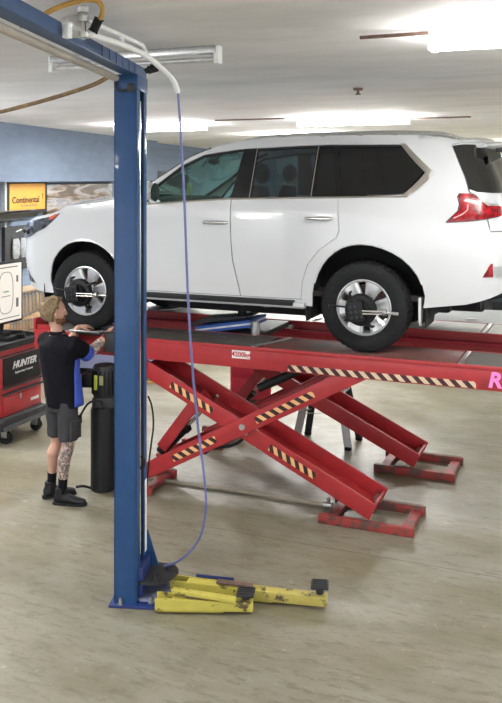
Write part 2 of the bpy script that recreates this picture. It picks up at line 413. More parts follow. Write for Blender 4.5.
def inside(pt, poly):
    x, y = pt; r = False
    for (a, b), (c, d) in zip(poly, poly[1:]+poly[:1]):
        if (b > y) != (d > y) and x < (c-a)*(y-b)/(d-b)+a: r = not r
    return r
def dens(poly, step, closed=True):
    out = []; n = len(poly)
    for i in range(n if closed else n-1):
        a, b = poly[i], poly[(i+1) % n]; k = max(1, int(math.dist(a, b)/step+.5))
        for j in range(k): out.append((a[0]+(b[0]-a[0])*j/k, a[1]+(b[1]-a[1])*j/k))
    if not closed: out.append(poly[-1])
    return out
def rnd(poly, r=.03, keep=()):
    """round the corners of an outline"""
    out = []; n = len(poly)
    for i in range(n):
        a, b, c = Vector(poly[i-1]), Vector(poly[i]), Vector(poly[(i+1) % n])
        d1, d2 = a-b, c-b
        if i in keep or min(d1.length, d2.length) < r*1.2: out.append(tuple(b)); continue
        p, q = b+d1.normalized()*r, b+d2.normalized()*r
        for t in (0, .25, .5, .75, 1): out.append(tuple(p*(1-t)**2+b*2*t*(1-t)+q*t*t))
    return out
def panel(mb, shp, poly, holes=(), sides=(1, -1), inset=0, step=.06, thick=0):
    poly = dens(poly, step); holes = [dens(h, step) for h in holes]
    vs, es = [], []
    for lp in [poly]+holes:
        k = len(vs); vs += lp; es += [(k+i, k+(i+1) % len(lp)) for i in range(len(lp))]
    x0, x1 = min(v[0] for v in poly), max(v[0] for v in poly); z0, z1 = min(v[1] for v in poly), max(v[1] for v in poly)
    bd = list(vs); x = x0+step*.5
    while x < x1:
        z = z0+step*.5
        while z < z1:
            if inside((x, z), poly) and not any(inside((x, z), h) for h in holes) and min((x-a)**2+(z-b)**2 for a, b in bd) > (step*.55)**2: vs.append((x, z))
            z += step
        x += step
    ov, oe, of, *_ = delaunay_2d_cdt([Vector(v) for v in vs], es, [], 0, 1e-5)
    fs = []
    for f in of:
        c = (sum(ov[i].x for i in f)/3, sum(ov[i].y for i in f)/3)
        if inside(c, poly) and not any(inside(c, h) for h in holes): fs.append(f)
    for sd in sides:
        V = [mb.b.verts.new(shp.co(v.x, v.y, sd, inset)) for v in ov]
        used = set()
        for f in fs:
            try: mb.b.faces.new([V[i] for i in (f if sd > 0 else f[::-1])]); used |= set(f)
            except ValueError: pass
        for i, v in enumerate(V):
            if i not in used: mb.b.verts.remove(v)
        if thick: pass
    return mb
def cap(mb, shp, edge, crown, sides=1, nx=14, shift=0, power=2, inset=0):
    """surface spanning the car between mirrored edge points"""
    rows = []
    for i, (p, z) in enumerate(edge):
        c = shp.co(p, z, 1, inset); Y = -c.y
        cr = crown(i/(len(edge)-1)) if callable(crown) else crown
        sh = shift(i/(len(edge)-1)) if callable(shift) else shift
        row = []
        for k in range(nx+1):
            t = -1+2*k/nx; b = 1-abs(t)**power
            row.append(mb.b.verts.new((c.x+sh*b, t*Y, z-inset+cr*b)))
        rows.append(row)
    for a, b in zip(rows, rows[1:]):
        for k in range(nx):
            try: mb.b.faces.new((a[k], b[k], b[k+1], a[k+1]))
            except ValueError: pass
    return mb
def shell(name, mb, m, parent, thick=.018, ang=35):
    bmesh.ops.remove_doubles(mb.b, verts=mb.b.verts, dist=.0012)
    me = bpy.data.meshes.new(name); mb.b.to_mesh(me); mb.b.free()
    for p in me.polygons: p.use_smooth = True
    me.set_sharp_from_angle(angle=math.radians(ang))
    o = link(name, me, m, parent)
    if thick:
        s = o.modifiers.new('thickness', 'SOLIDIFY'); s.thickness = thick; s.offset = 0
        e = o.modifiers.new('edges', 'EDGE_SPLIT'); e.split_angle = math.radians(45)
    return o
def strip_tube(mb, shp, pts, r, side=1, out=0, step=.05, seg=8):
    P = [shp.co(p, z, side, -out) for p, z in dens(pts, step, False)]
    return mb.tube(P, r, seg)
def arch(cx, cz, a, b, z0, z1, n=18):
    """wheel opening from its front foot (height z0) over the top to its rear foot (z1)"""
    out = []
    a0 = PI+math.asin(max(-1, min(1, (cz-z0)/b))); a1 = -math.asin(max(-1, min(1, (cz-z1)/b)))
    for i in range(n+1):
        t = a0+(a1-a0)*i/n; e = .92
        cs, sn = math.cos(t), math.sin(t)
        out.append((cx+a*abs(cs)**e*(1 if cs > 0 else -1), cz+b*abs(sn)**e*(1 if sn > 0 else -1)))
    return out

# ------------------------------------------------------------------ wheels
def tyre_mesh(R, rim, w, seg=192):
    """axle along y, outer face at -y; tread grooves cut in"""
    b = bmesh.new(); h = w/2; rings = []
    prof = [(rim, -h*.80, 0), (rim+.012, -h*.92, 0), (rim+.05, -h*1.0, 0), (R-.075, -h*1.02, 0), (R-.055, -h*1.0, 0), (R-.028, -h*.93, 1), (R-.010, -h*.83, 2), (R, -h*.62, 2), (R+.002, -h*.34, 3), (R-.010, -h*.30, 0), (R-.010, -h*.24, 0), (R+.002, -h*.20, 3), (R+.002, h*.20, 2), (R-.010, h*.24, 0), (R-.010, h*.30, 0), (R+.002, h*.34, 3), (R, h*.62, 2), (R-.010, h*.83, 2), (R-.028, h*.93, 1), (R-.055, h, 0), (rim+.05, h, 0), (rim, h*.80, 0)]
    for r, y, tr in prof:
        ring = []
        for k in range(seg):
            a = 2*PI*k/seg; rr = r
            if tr and (k+tr) % 4 == 0: rr -= .008 if tr > 1 else .004
            ring.append(b.verts.new((rr*math.cos(a), y, rr*math.sin(a))))
        rings.append(ring)
    for p, q in zip(rings, rings[1:]):
        for k in range(seg): b.faces.new((p[k], p[(k+1) % seg], q[(k+1) % seg], q[k]))
    bmesh.ops.recalc_face_normals(b, faces=b.faces)
    me = bpy.data.meshes.new('tyre'); b.to_mesh(me); b.free()
    for p in me.polygons: p.use_smooth = True
    me.set_sharp_from_angle(angle=math.radians(28)); return me
def rim_mesh(rim, w, n=6):
    h = w/2; mb = MB()
    mb.lathe([(rim*1.0, -h*.78), (rim*1.015, -h*.86), (rim*.985, -h*.88), (rim*.93, -h*.80), (rim*.91, -h*.60), (rim*.88, -h*.3), (rim*.86, h*.7), (rim*1.0, h*.8)], (0, 0, 0), 'Y', 64)
    for i in range(n):
        a = 2*PI*i/n+.1
        d, e = Vector((math.cos(a), 0, math.sin(a))), Vector((-math.sin(a), 0, math.cos(a)))
        # a spoke widens outwards and has a raised middle and chamfered flanks
        sec = []
        for r, wd, yy in ((rim*.20, .036, -h*.50), (rim*.42, .044, -h*.66), (rim*.70, .062, -h*.76), (rim*.93, .086, -h*.78)):
            c = d*r; sec.append([mb.b.verts.new(c+e*x+Vector((0, y, 0))) for x, y in ((-wd, yy+.05), (-wd, yy+.012), (-wd*.62, yy-.004), (0, yy+.003), (wd*.62, yy-.004), (wd, yy+.012), (wd, yy+.05))])
        for p, q in zip(sec, sec[1:]):
            for k in range(7): mb.b.faces.new((p[k], p[(k+1) % 7], q[(k+1) % 7], q[k]))
    mb.lathe([(.0, -h*.60), (.06, -h*.60), (.075, -h*.52), (.075, -h*.3)], (0, 0, 0), 'Y', 32)
    return mb.mesh('rim', 35)
class WheelSet:
    def __init__(s, R, rim, w):
        s.h = w/2; s.ty = tyre_mesh(R, rim, w); s.rm = rim_mesh(rim, w)
        s.disc = MB().cyl((0, -.005, 0), (0, .02, 0), rim*.78, seg=40).lathe([(rim*.3, -.03), (rim*.45, -.02), (rim*.45, .0)], (0, 0, 0), 'Y', 24).mesh('brake_disc')
        s.cp = MB().cyl((0, -s.h*.66, 0), (0, -s.h*.55, 0), .042, seg=24, bev=.006).mesh('centre_cap')
        pass
    def put(s, root, x, y, z, side):
        t = link('wheel', s.ty, M['rubber'], root, (x, y, z)); t.rotation_euler = (0, 0, 0 if side > 0 else PI)
        for nm, me, m in (('rim', s.rm, M['alloy']), ('brake_disc', s.disc, M['rust']), ('centre_cap', s.cp, M['plastic'])):
            link(nm, me, m, t)
        return t

# ================================================================== white SUV on the lift
U0, VC, ZR = -4.773, 8.14, 1.48
lx = Shape([(.25, .93), (.45, .945), (.6, .965), (.95, .985), (1.2, .975), (1.34, .945), (1.5, .88), (1.7, .80), (1.82, .745), (1.9, .66)],
           [(.35, 4.0), (.5, 4.10), (.7, 4.13), (.95, 4.12), (1.08, 4.02), (1.35, 3.98), (1.5, 3.94), (1.8, 3.80), (1.9, 3.74)],
           [(.3, -.80), (.45, -.86), (.7, -.90), (1.0, -.88), (1.15, -.80), (1.25, -.7), (1.9, -.6)],
           (3.0, 3.62, -.2, -.5), .34, .26, .42, .36)
suv = thing('sport_utility_vehicle', 'large white sport utility vehicle raised on the red alignment lift', 'car', (U0, VC, ZR))
PM, PX = lx.pmin, lx.pmax
A1 = arch(0, .388, .465, .515, .36, .37); A2 = arch(2.85, .388, .47, .565, .38, .41)
DLO_TOP = [(.60, 1.262), (.80, 1.462), (1.02, 1.635), (1.246, 1.742), (1.602, 1.79), (2.197, 1.815), (2.48, 1.822), (3.195, 1.812), (3.43, 1.566)]
DLO_BOT = [(3.205, 1.375), (2.62, 1.350), (1.60, 1.325), (.60, 1.262)]
GAP0 = [(.52, 1.255), (.50, .95), (.54, .65), (.56, .44)]
GAP1 = [(1.60, 1.325), (1.606, 1.04), (1.622, .774), (1.677, .535), (1.69, .44)]
GAP2 = [(2.62, 1.350), (2.643, 1.06), (2.62, 1.00), (2.55, .95), (2.46, .885), (2.353, .757), (2.30, .60), (2.28, .44)]
TOP = [(PX, 1.835), (4.3, 1.84), (3.95, 1.842), (3.76, 1.845), (3.66, 1.87), (3.5, 1.893), (3.1, 1.90), (2.4, 1.90), (2.0, 1.90), (1.767, 1.89), (1.477, 1.85), (1.30, 1.80), (1.10, 1.715), (.774, 1.50), (.40, 1.285)]
HOOD = [(.40, 1.285), (.06, 1.262), (-.20, 1.232), (-.40, 1.19), (-.54, 1.14), (-.68, 1.09), (-.80, 1.06), (-.92, 1.045), (PM, 1.04)]
body_poly = ([(PM, .42), (-.80, .40), (-.56, .355)]+A1+[(.56, .375)]+GAP0[::-1]+DLO_TOP+DLO_BOT[:2]+GAP2[1:]+[(2.285, .385)]+A2 +
             [(3.60, .466), (3.73, .53), (3.82, .58), (PX, .60), (PX, 1.068), (3.80, 1.068), (3.785, 1.30), (3.695, 1.40), (3.695, 1.80), (3.76, 1.823), (PX, 1.815)]+TOP+HOOD[1:])
mb = MB()
panel(mb, lx, body_poly, holes=[[(-1.04, .58), (-1.10, .98), (PM+.03, .98), (PM+.03, .58)]])
hoodrows = dens(HOOD, .05, False)
cap(mb, lx, hoodrows, lambda t: .055*(1-t)**.5+.012, nx=18, shift=lambda t: -.05)
roofrows = dens(TOP[:12], .05, False)
cap(mb, lx, roofrows, lambda t: .028+.012*math.sin(PI*min(1, t*1.2)), nx=18, power=2.4)
shell('body', mb, M['car'], suv)
# windscreen
mb = MB(); cap(mb, lx, dens(TOP[11:], .05, False), lambda t: .028+.01*t, nx=16, shift=lambda t: -.06-.16*t, power=2)
shell('windscreen', mb, M['glass'], suv, .005)
for sd in (1, -1):
    mb = MB(); strip_tube(mb, lx, TOP[11:], .016, sd, -.012); mb.build('windscreen_seal', M['plastic'], suv)
# black cowl under the windscreen foot, wipers
mb = MB(); mb.loft([((.44, -.86, 1.275), .05, .012), ((.27, -.5, 1.305), .06, .012), ((.20, 0, 1.32), .06, .012), ((.27, .5, 1.305), .06, .012), ((.44, .86, 1.275), .05, .012)], 8)
mb.build('cowl', M['plastic'], suv)
for y0, y1 in ((.55, -.05), (-.15, -.7)):
    mb = MB(); mb.tube([(.25, y0, 1.335), (.30, (y0+y1)/2, 1.36), (.36, y1, 1.37)], .008, 6); mb.build('wiper', M['plastic'], suv)
# inner liner behind the panel gaps and round the wheel housings
mb = MB(); h1 = arch(0, .388, .50, .545, .30, .30); h2 = arch(2.85, .388, .505, .595, .30, .30)
panel(mb, lx, [(PM, .44), (-.56, .40)]+h1+[(.56, .40)]+[(2.28, .40)]+h2+[(3.6, .49), (PX, .62), (PX, 1.20), (3.4, 1.25), (.6, 1.22), (.4, 1.20), (-.4, 1.10), (-.9, .98), (PM, .98)], inset=.035, step=.09)
shell('inner_liner', mb, M['liner'], suv, 0)
def well(cx, r, sd):
    mb = MB(); n = 20; y0, y1 = -sd*.925, -sd*.52; R = []
    for i in range(n+1):
        a = PI*1.08-(PI*1.16)*i/n
        R.append([mb.b.verts.new((cx+r*.93*math.cos(a), y, .388+r*math.sin(a))) for y in (y0, y1)])
    for p, q in zip(R, R[1:]): mb.b.faces.new((p[0], p[1], q[1], q[0]))
    mb.b.faces.new([x[1] for x in R]); return mb
for sd in (1, -1):
    for cx, r in ((0, .54), (2.85, .585)):
        o = shell('wheel_arch_liner', well(cx, r, sd), M['liner'], suv, .01)
    for a in (A1[2:-2], A2[2:-2]):
        mb = MB(); strip_tube(mb, lx, a, .013, sd, .002); mb.build('arch_lip', M['car'], suv)
# underbody, axles and exhaust
mb = MB(); mb.box((-.62, -.40, .30), (3.5, .40, .52), .03).box((.55, -.80, .40), (2.22, .80, .46), .02).box((-.7, -.7, .40), (-.52, .7, .60), .03)
mb.box((.6, -.36, .185), (2.15, .36, .42), .04); mb.build('underbody', M['liner'], suv)
mb = MB(); mb.cyl((2.85, -.68, .388), (2.85, .68, .388), .045).ball((2.85, 0, .388), .15); mb.build('rear_axle', M['liner'], suv)
mb = MB(); mb.cyl((0, -.68, .388), (0, .68, .388), .03).box((-.12, -.66, .26), (.12, .66, .32), .02); mb.build('front_suspension', M['liner'], suv)
mb = MB(); mb.tube([(2.2, -.45, .33), (3.0, -.48, .50), (3.35, .30, .43), (3.62, .30, .42)], .032, 12, 2); mb.build('exhaust_pipe', M['liner'], suv)
mb = MB(); mb.cyl((3.2, -.2, .42), (3.75, -.2, .42), .12, bev=.02); mb.build('silencer', M['liner'], suv)
# doors
def door(nm, front, rear, sd):
    g = .0045
    poly = [(x+g, z) for x, z in front]+[(x-g, z) for x, z in rear[::-1]]
    mb = MB(); panel(mb, lx, poly, sides=(sd,)); return shell(nm, mb, M['car'], suv)
def handle(parent, x0, x1, z, sd):
    mb = MB(); c0, c1 = lx.co(x0, z, sd, -.038), lx.co(x1, z, sd, -.038)
    mb.loft([(lx.co(x0-.01, z, sd, -.01), .008, .012), (c0+(c1-c0)*.06, .011, .017), ((c0+c1)/2, .012, .018), (c0+(c1-c0)*.94, .011, .017), (lx.co(x1+.01, z, sd, -.01), .008, .012)], 12)
    o = mb.build('door_handle', M['chrome'], parent)
    mb = MB(); m_ = (x0+x1)/2; poly = [(m_-.08, z-.03), (m_+.08, z-.03), (m_+.09, z), (m_+.08, z+.03), (m_-.08, z+.03), (m_-.09, z)]
    panel(mb, lx, poly, sides=(sd,), inset=-.002, step=.03); shell('handle_cup', mb, M['satin'], parent, .002)
for sd in (1, -1):
    d = door('front_door', [(x, z) for x, z in GAP0], GAP1, sd); handle(d, 1.33, 1.57, 1.108, sd)
    d = door('rear_door', GAP1, GAP2, sd); handle(d, 2.335, 2.565, 1.162, sd)
    # side glass
    for nm, mt, poly in (('front_door_glass', 'glass', [(.62, 1.275), (.82, 1.455), (1.035, 1.62), (1.255, 1.725), (1.60, 1.772), (1.655, 1.775), (1.585, 1.332)]),
                         ('rear_door_glass', 'tint', [(1.785, 1.338), (1.79, 1.782), (2.19, 1.800), (2.368, 1.804), (2.355, 1.350)]),
                         ('rear_vent_glass', 'tint_dark', [(2.378, 1.352), (2.392, 1.806), (2.525, 1.808), (2.60, 1.358)]),
                         ('quarter_glass', 'tint_dark', [(2.628, 1.360), (2.56, 1.808), (3.175, 1.798), (3.375, 1.566), (3.19, 1.390)])):
        mb = MB(); panel(mb, lx, poly, sides=(sd,), inset=.012); shell(nm, mb, M[mt], suv, .004)
    for nm, poly in (('b_pillar', [(1.588, 1.325), (1.652, 1.80), (1.795, 1.80), (1.788, 1.33)]), ('window_divider', [(2.352, 1.35), (2.366, 1.81), (2.395, 1.81), (2.382, 1.35)]),
                     ('c_pillar', [(2.598, 1.352), (2.522, 1.815), (2.562, 1.815), (2.632, 1.355)])):
        mb = MB(); panel(mb, lx, poly, sides=(sd,), inset=.004, step=.04); shell('window_pillar', mb, M['plastic'], suv, .01)
    mb = MB(); strip_tube(mb, lx, [(1.776, 1.34), (1.782, 1.795)], .0035, sd, .004); mb.build('pillar_highlight', M['satin'], suv)
    mb = MB(); strip_tube(mb, lx, [(2.366, 1.35), (2.38, 1.805)], .004, sd, .004); mb.build('pillar_highlight', M['satin'], suv)
    # black window frame line and bright surround with the pointed rear corner
    mb = MB(); strip_tube(mb, lx, [(x+.004*0, z-.014) for x, z in DLO_TOP[:8]]+[(3.40, 1.566)], .014, sd, -.010); mb.build('window_frame', M['plastic'], suv)
    mb = MB(); panel(mb, lx, [(3.16, 1.822), (3.235, 1.822), (3.485, 1.566), (3.225, 1.352), (3.16, 1.350), (3.19, 1.378), (3.395, 1.566), (3.185, 1.806)], sides=(sd,), inset=-.004, step=.03); shell('quarter_window_trim', mb, M['satin'], suv, .012)
    mb = MB(); strip_tube(mb, lx, [(.60, 1.262), (1.60, 1.328), (2.62, 1.350), (3.22, 1.362)], .0095, sd, .006); mb.build('belt_moulding', M['satin'], suv)
    # sill and running board
    mb = MB(); panel(mb, lx, [(.562, .365), (.566, .434), (2.276, .434), (2.284, .40), (2.30, .35)], sides=(sd,)); shell('sill', mb, M['car'], suv)
    mb = MB()
    mb.prism([(.0, .0), (.03, -.022), (.08, -.026), (.098, -.01), (.094, .016), (.06, .028), (.0, .03)], 1.80, lambda a, b, d: Vector((.52+d, -sd*(.90+a), .384+b))); mb.build('running_board', M['car'], suv)
    mb = MB(); mb.prism([(.02, .028), (.02, .042), (.070, .038), (.102, .020), (.103, -.006), (.095, .016), (.06, .028)], 1.62, lambda a, b, d: Vector((.60+d, -sd*(.902+a), .385+b))); mb.build('step_pad', M['plastic'], suv)
    # roof rail
    mb = MB(); rp = [(1.62, 1.872), (1.78, 1.905), (2.2, 1.925), (2.8, 1.930), (3.3, 1.922), (3.50, 1.905), (3.60, 1.872)]
    mb.tube([Vector((x, -sd*(.655-.01*abs(x-2.6)), z)) for x, z in rp], .017, 8, 2); mb.build('roof_rail', M['steel'], suv)
    # door mirror
    mb = MB(); mb.loft([((.79, -sd*.93, 1.29), .05, .03), ((.80, -sd*1.00, 1.315), .045, .03)], 12)
    mb.ball((.80, -sd*1.09, 1.40), .12, (.55, .92, .74), 20); k = mb.build('door_mirror', M['car'], suv)
    mb = MB(); mb.cyl((.862, -sd*1.09, 1.385), (.876, -sd*1.09, 1.385), .088, seg=28); mb.build('mirror_glass', M['mirror'], k)
    mb = MB(); mb.tube([(.745, -sd*1.02, 1.37), (.725, -sd*1.10, 1.375), (.75, -sd*1.18, 1.38)], .010, 8, 1); mb.build('indicator', M['chrome'], k)
    # lamps
    mb = MB(); tl = [(3.514, 1.150), (3.615, 1.245), (3.628, 1.30), (3.622, 1.36), (3.635, 1.388), (3.715, 1.382), (3.755, 1.335), (3.80, 1.290), (3.96, 1.282), (4.02, 1.275), (3.99, 1.215), (3.80, 1.188), (3.66, 1.165)]
    panel(mb, lx, tl, sides=(sd,), inset=-.014, step=.03); t = shell('tail_lamp', mb, M['red_lens'], suv, .02)
    mb = MB(); strip_tube(mb, lx, tl+[tl[0]], .006, sd, .006, .03); mb.build('lamp_surround', M['plastic'], t)
    mb = MB(); panel(mb, lx, [(3.718, 1.386), (3.765, 1.35), (3.81, 1.31), (3.97, 1.300), (4.03, 1.300), (4.03, 1.283), (3.80, 1.290), (3.755, 1.335)], sides=(sd,), inset=-.018, step=.03); shell('lamp_chrome', mb, M['steel'], t, .01)
    mb = MB(); strip_tube(mb, lx, [(3.56, 1.185), (3.62, 1.215), (3.655, 1.255), (3.66, 1.30)], .006, sd, .028, .03); mb.build('light_pipe', mat('pale_light_pipe', (.72, .40, .40), .3), t)
    mb = MB(); hl = [(-.34, 1.165), (-.46, 1.14), (-.60, 1.095), (-.73, 1.055), (-.93, 1.02), (-.99, .90), (-.80, .88), (-.64, .915), (-.50, 1.01)]
    panel(mb, lx, hl, sides=(sd,), inset=-.008, step=.04); t = shell('headlamp', mb, M['clear_lens'], suv, .018)
    mb = MB(); panel(mb, lx, [(-.345, 1.162), (-.44, 1.138), (-.48, 1.125), (-.46, 1.095), (-.40, 1.115)], sides=(sd,), inset=-.022, step=.03); shell('side_marker', mb, M['amber'], t, .008)
    mb = MB()
    pass
    for q in (-.66, -.76, -.87): MB().ball(lx.co(q, .97, sd, -.004), .036, seg=14).build('lamp_projector', M['plastic'], t)
    mb = MB(); panel(mb, lx, [(3.655, .700), (3.708, .812), (3.722, .816), (3.722, .705)], sides=(sd,), inset=-.010, step=.03); shell('bumper_reflector', mb, M['red_lens'], suv, .012)
    mb = MB(); panel(mb, lx, [(3.735, .79), (3.735, .70), (4.05, .74), (4.05, .84)], sides=(sd,), inset=-.006, step=.04); shell('bumper_insert', mb, M['steel'], suv, .01)
    mb = MB(); mb.prism([(.93, .50), (.58, .50), (.60, .27), (.90, .26), (.935, .32)], .022, lambda a, b, d: Vector((3.325+d, -sd*a, b))); mb.build('mud_flap', M['car'], suv)
    mb = MB(); panel(mb, lx, [(-.62, .44), (-.95, .46), (-.95, .56), (-.72, .56)], sides=(sd,), inset=-.004, step=.05); shell('fog_lamp_recess', mb, M['plastic'], suv, .01)
# grille
mb = MB(); panel(mb, lx, [(-1.02, .56), (-1.09, 1.0), (PM, 1.0), (PM, .56)], inset=.03); g = shell('grille', mb, M['plastic'], suv, .01)
mb = MB()
for i in range(7):
    z = .62+i*.055
    for sd in (1, -1): strip_tube(mb, lx, [(-1.06, z), (PM, z)], .008, sd, -.02, .08)
mb.build('grille_bars', M['satin'], g)
mb = MB(); o_ = lx.co(PM, .80); mb.lathe([(.072, -.012), (.085, -.012), (.085, .004), (.072, .004), (.072, -.012)], o_+Vector((-.012, 0, 0)), 'X', 36); mb.build('badge_ring', M['chrome'], g)
# tailgate with glass
mb = MB(); panel(mb, lx, [(PX, 1.078), (3.808, 1.078), (3.793, 1.300), (3.703, 1.405), (3.703, 1.793), (3.765, 1.814), (PX, 1.806), (PX, 1.785), (3.78, 1.790), (3.728, 1.770), (3.728, 1.44), (3.85, 1.412), (PX, 1.415)])
tg = shell('tailgate', mb, M['car'], suv)
mb = MB(); panel(mb, lx, [(3.694, 1.43), (3.74, 1.405), (3.86, 1.395), (PX, 1.40), (PX, 1.80), (3.77, 1.808), (3.694, 1.795)], inset=-.014); shell('tailgate_glass', mb, M['darkglass'], tg, .005)
mb = MB(); mb.loft([((3.80, -.66, 1.800), .10, .020), ((3.89, -.55, 1.800), .13, .034), ((3.94, 0, 1.815), .14, .036), ((3.89, .55, 1.800), .13, .034), ((3.80, .66, 1.800), .10, .020)], 14); mb.build('spoiler', M['car'], tg)
mb = MB(); mb.box((3.92, -.60, 1.745), (3.99, -.45, 1.785), .008); mb.build('high_brake_lamp', M['plastic'], tg)
mb = MB(); mb.box((4.02, -.30, 1.09), (4.075, .30, 1.125), .01); mb.build('plate_garnish', M['chrome'], tg)
mb = MB(); mb.box((4.06, -.26, .92), (4.205, .26, 1.03), .004); mb.build('number_plate', M['white'], suv)
me = text_mesh('LX570', .085, .003, bold=.002); me.materials.clear()
ml = link('model_lettering', me, M['satin'], tg, (4.07, .42, 1.155)); ml.rotation_euler = (PI/2, 0, PI/2)
# cabin
mb = MB(); mb.box((.30, -.80, .45), (3.7, .80, .50)).box((.42, -.78, .5), (.80, .78, 1.24), .06); mb.build('cabin_floor', M['cabin'], suv)
mb = MB(); mb.loft([((.62, -.78, 1.25), .14, .07), ((.62, 0, 1.27), .14, .07), ((.62, .78, 1.25), .14, .07)], 14); mb.build('dashboard', M['cabin'], suv)
def car_seat(x, y, w, head=True):
    mb = MB(); mb.loft([((x, y, .66), w*.98, .27, (0, 1, 0)), ((x, y, .90), w, .28, (0, 1, 0))], 16)
    mb.loft([((x+.24, y, .86), w*.95, .09, (0, 1, 0)), ((x+.31, y, 1.15), w, .10, (0, 1, 0)), ((x+.37, y, 1.38), w*.86, .075, (0, 1, 0)), ((x+.39, y, 1.45), w*.6, .05, (0, 1, 0))], 18)
    s = mb.build('seat', M['seat'], suv)
    for yy in ((y,) if w < .35 else (y-.42, y, y+.42)):
        mb = MB(); mb.ball((x+.405, yy, 1.565), .13, (.55, 1.0, .78), 18)
        for e in (-.04, .04): mb.cyl((x+.39, yy+e, 1.40), (x+.40, yy+e, 1.52), .007, seg=8)
        mb.build('headrest', M['seat'], s)
car_seat(1.28, -.40, .27); car_seat(1.28, .40, .27); car_seat(2.10, 0, .66)
mb = MB(); sw = Matrix.Rotation(math.radians(-62), 3, 'Y'); pts = [sw @ Vector((.185*math.cos(a), .185*math.sin(a), 0))+Vector((1.04, .40, 1.26)) for a in [i*PI/12 for i in range(25)]]
mb.tube(pts, .016, 8); mb.cyl((1.02, .40, 1.255), (.80, .40, 1.16), .05, .035); mb.build('steering_wheel', M['seat'], suv)
mb = MB(); mb.ball((.98, 0, 1.70), .12, (.35, 1.05, .32), 16).tube([(1.02, 0, 1.72), (1.08, 0, 1.80)], .012, 8); mb.build('interior_mirror', M['seat'], suv)
mb = MB(); mb.box((.60, .12, 1.34), (.605, .24, 1.46)); mb.build('paper_note', M['light_panel'], suv)
ws = WheelSet(.394, .242, .285)
for x in (0, 2.85):
    for sd in (1, -1): ws.put(suv, x, -sd*(.9625-.1425), .394, sd)
# a clamp with camera target on each visible wheel
def wheel_clamp(x, label):
    t = thing('wheel_clamp', label, 'wheel clamp', (U0+x, VC-.9625, ZR+.388), 0, None)
    mb = MB(); mb.cyl((0, -.16, 0), (0, -.035, 0), .095, seg=32, bev=.01).lathe([(.085, -.11), (.128, -.10), (.138, -.085), (.138, -.05), (.12, -.04), (.09, -.04)], (0, 0, 0), 'Y', 36); mb.build('hub_housing', M['plastic'], t)
    R = Matrix.Rotation(-.18, 3, 'Y')
    mb = MB(); mb.box((-.085, -.20, -.080), (.055, -.165, .080), .012, R, (0, 0, 0)); b_ = mb.build('target_plate', M['plastic'], t)
    mb = MB()
    for a in range(8): mb.cyl(R @ Vector((-.055+.045*(a % 3), -.204, -.045+.045*(a//3))), R @ Vector((-.055+.045*(a % 3), -.198, -.045+.045*(a//3))), .014, seg=12)
    mb.build('target_dots', M['charcoal'], b_)
    for a in (35, 125, 215, 305):
        r = math.radians(a); d = Vector((math.cos(r), 0, math.sin(r)))
        mb = MB(); mb.tube([d*.09+Vector((0, -.09, 0)), d*.145+Vector((0, -.105, 0)), d*.17+Vector((0, -.08, 0)), d*.175+Vector((0, -.02, 0))], .011, 8, 1); mb.build('claw', M['plastic'], t)
    for z in (.012, -.012):
        mb = MB(); mb.cyl((.05, -.208, z), (.21, -.17, z), .008, seg=10); mb.build('slide_bar', M['chrome'], t)
    mb = MB(); mb.cyl((.02, -.13, 0), (.33, -.115, -.01), .009, seg=12).cyl((.21, -.119, -.005), (.235, -.118, -.006), .026, seg=16, bev=.004).cyl((.285, -.117, -.008), (.335, -.115, -.01), .015, seg=14); mb.build('tightening_screw', M['steel'], t)
    mb = MB(); mb.tube([(-.06, -.13, .02), (-.20, -.12, .03), (-.26, -.10, .025)], .008, 8, 1).ball((-.265, -.10, .025), .017, seg=10); mb.build('clamp_arm', M['plastic'], t)
    return t
wheel_clamp(2.85, 'black wheel clamp with silver screw on the rear wheel of the white vehicle')
wheel_clamp(0, 'black wheel clamp on the front wheel of the white vehicle, by the mechanic')

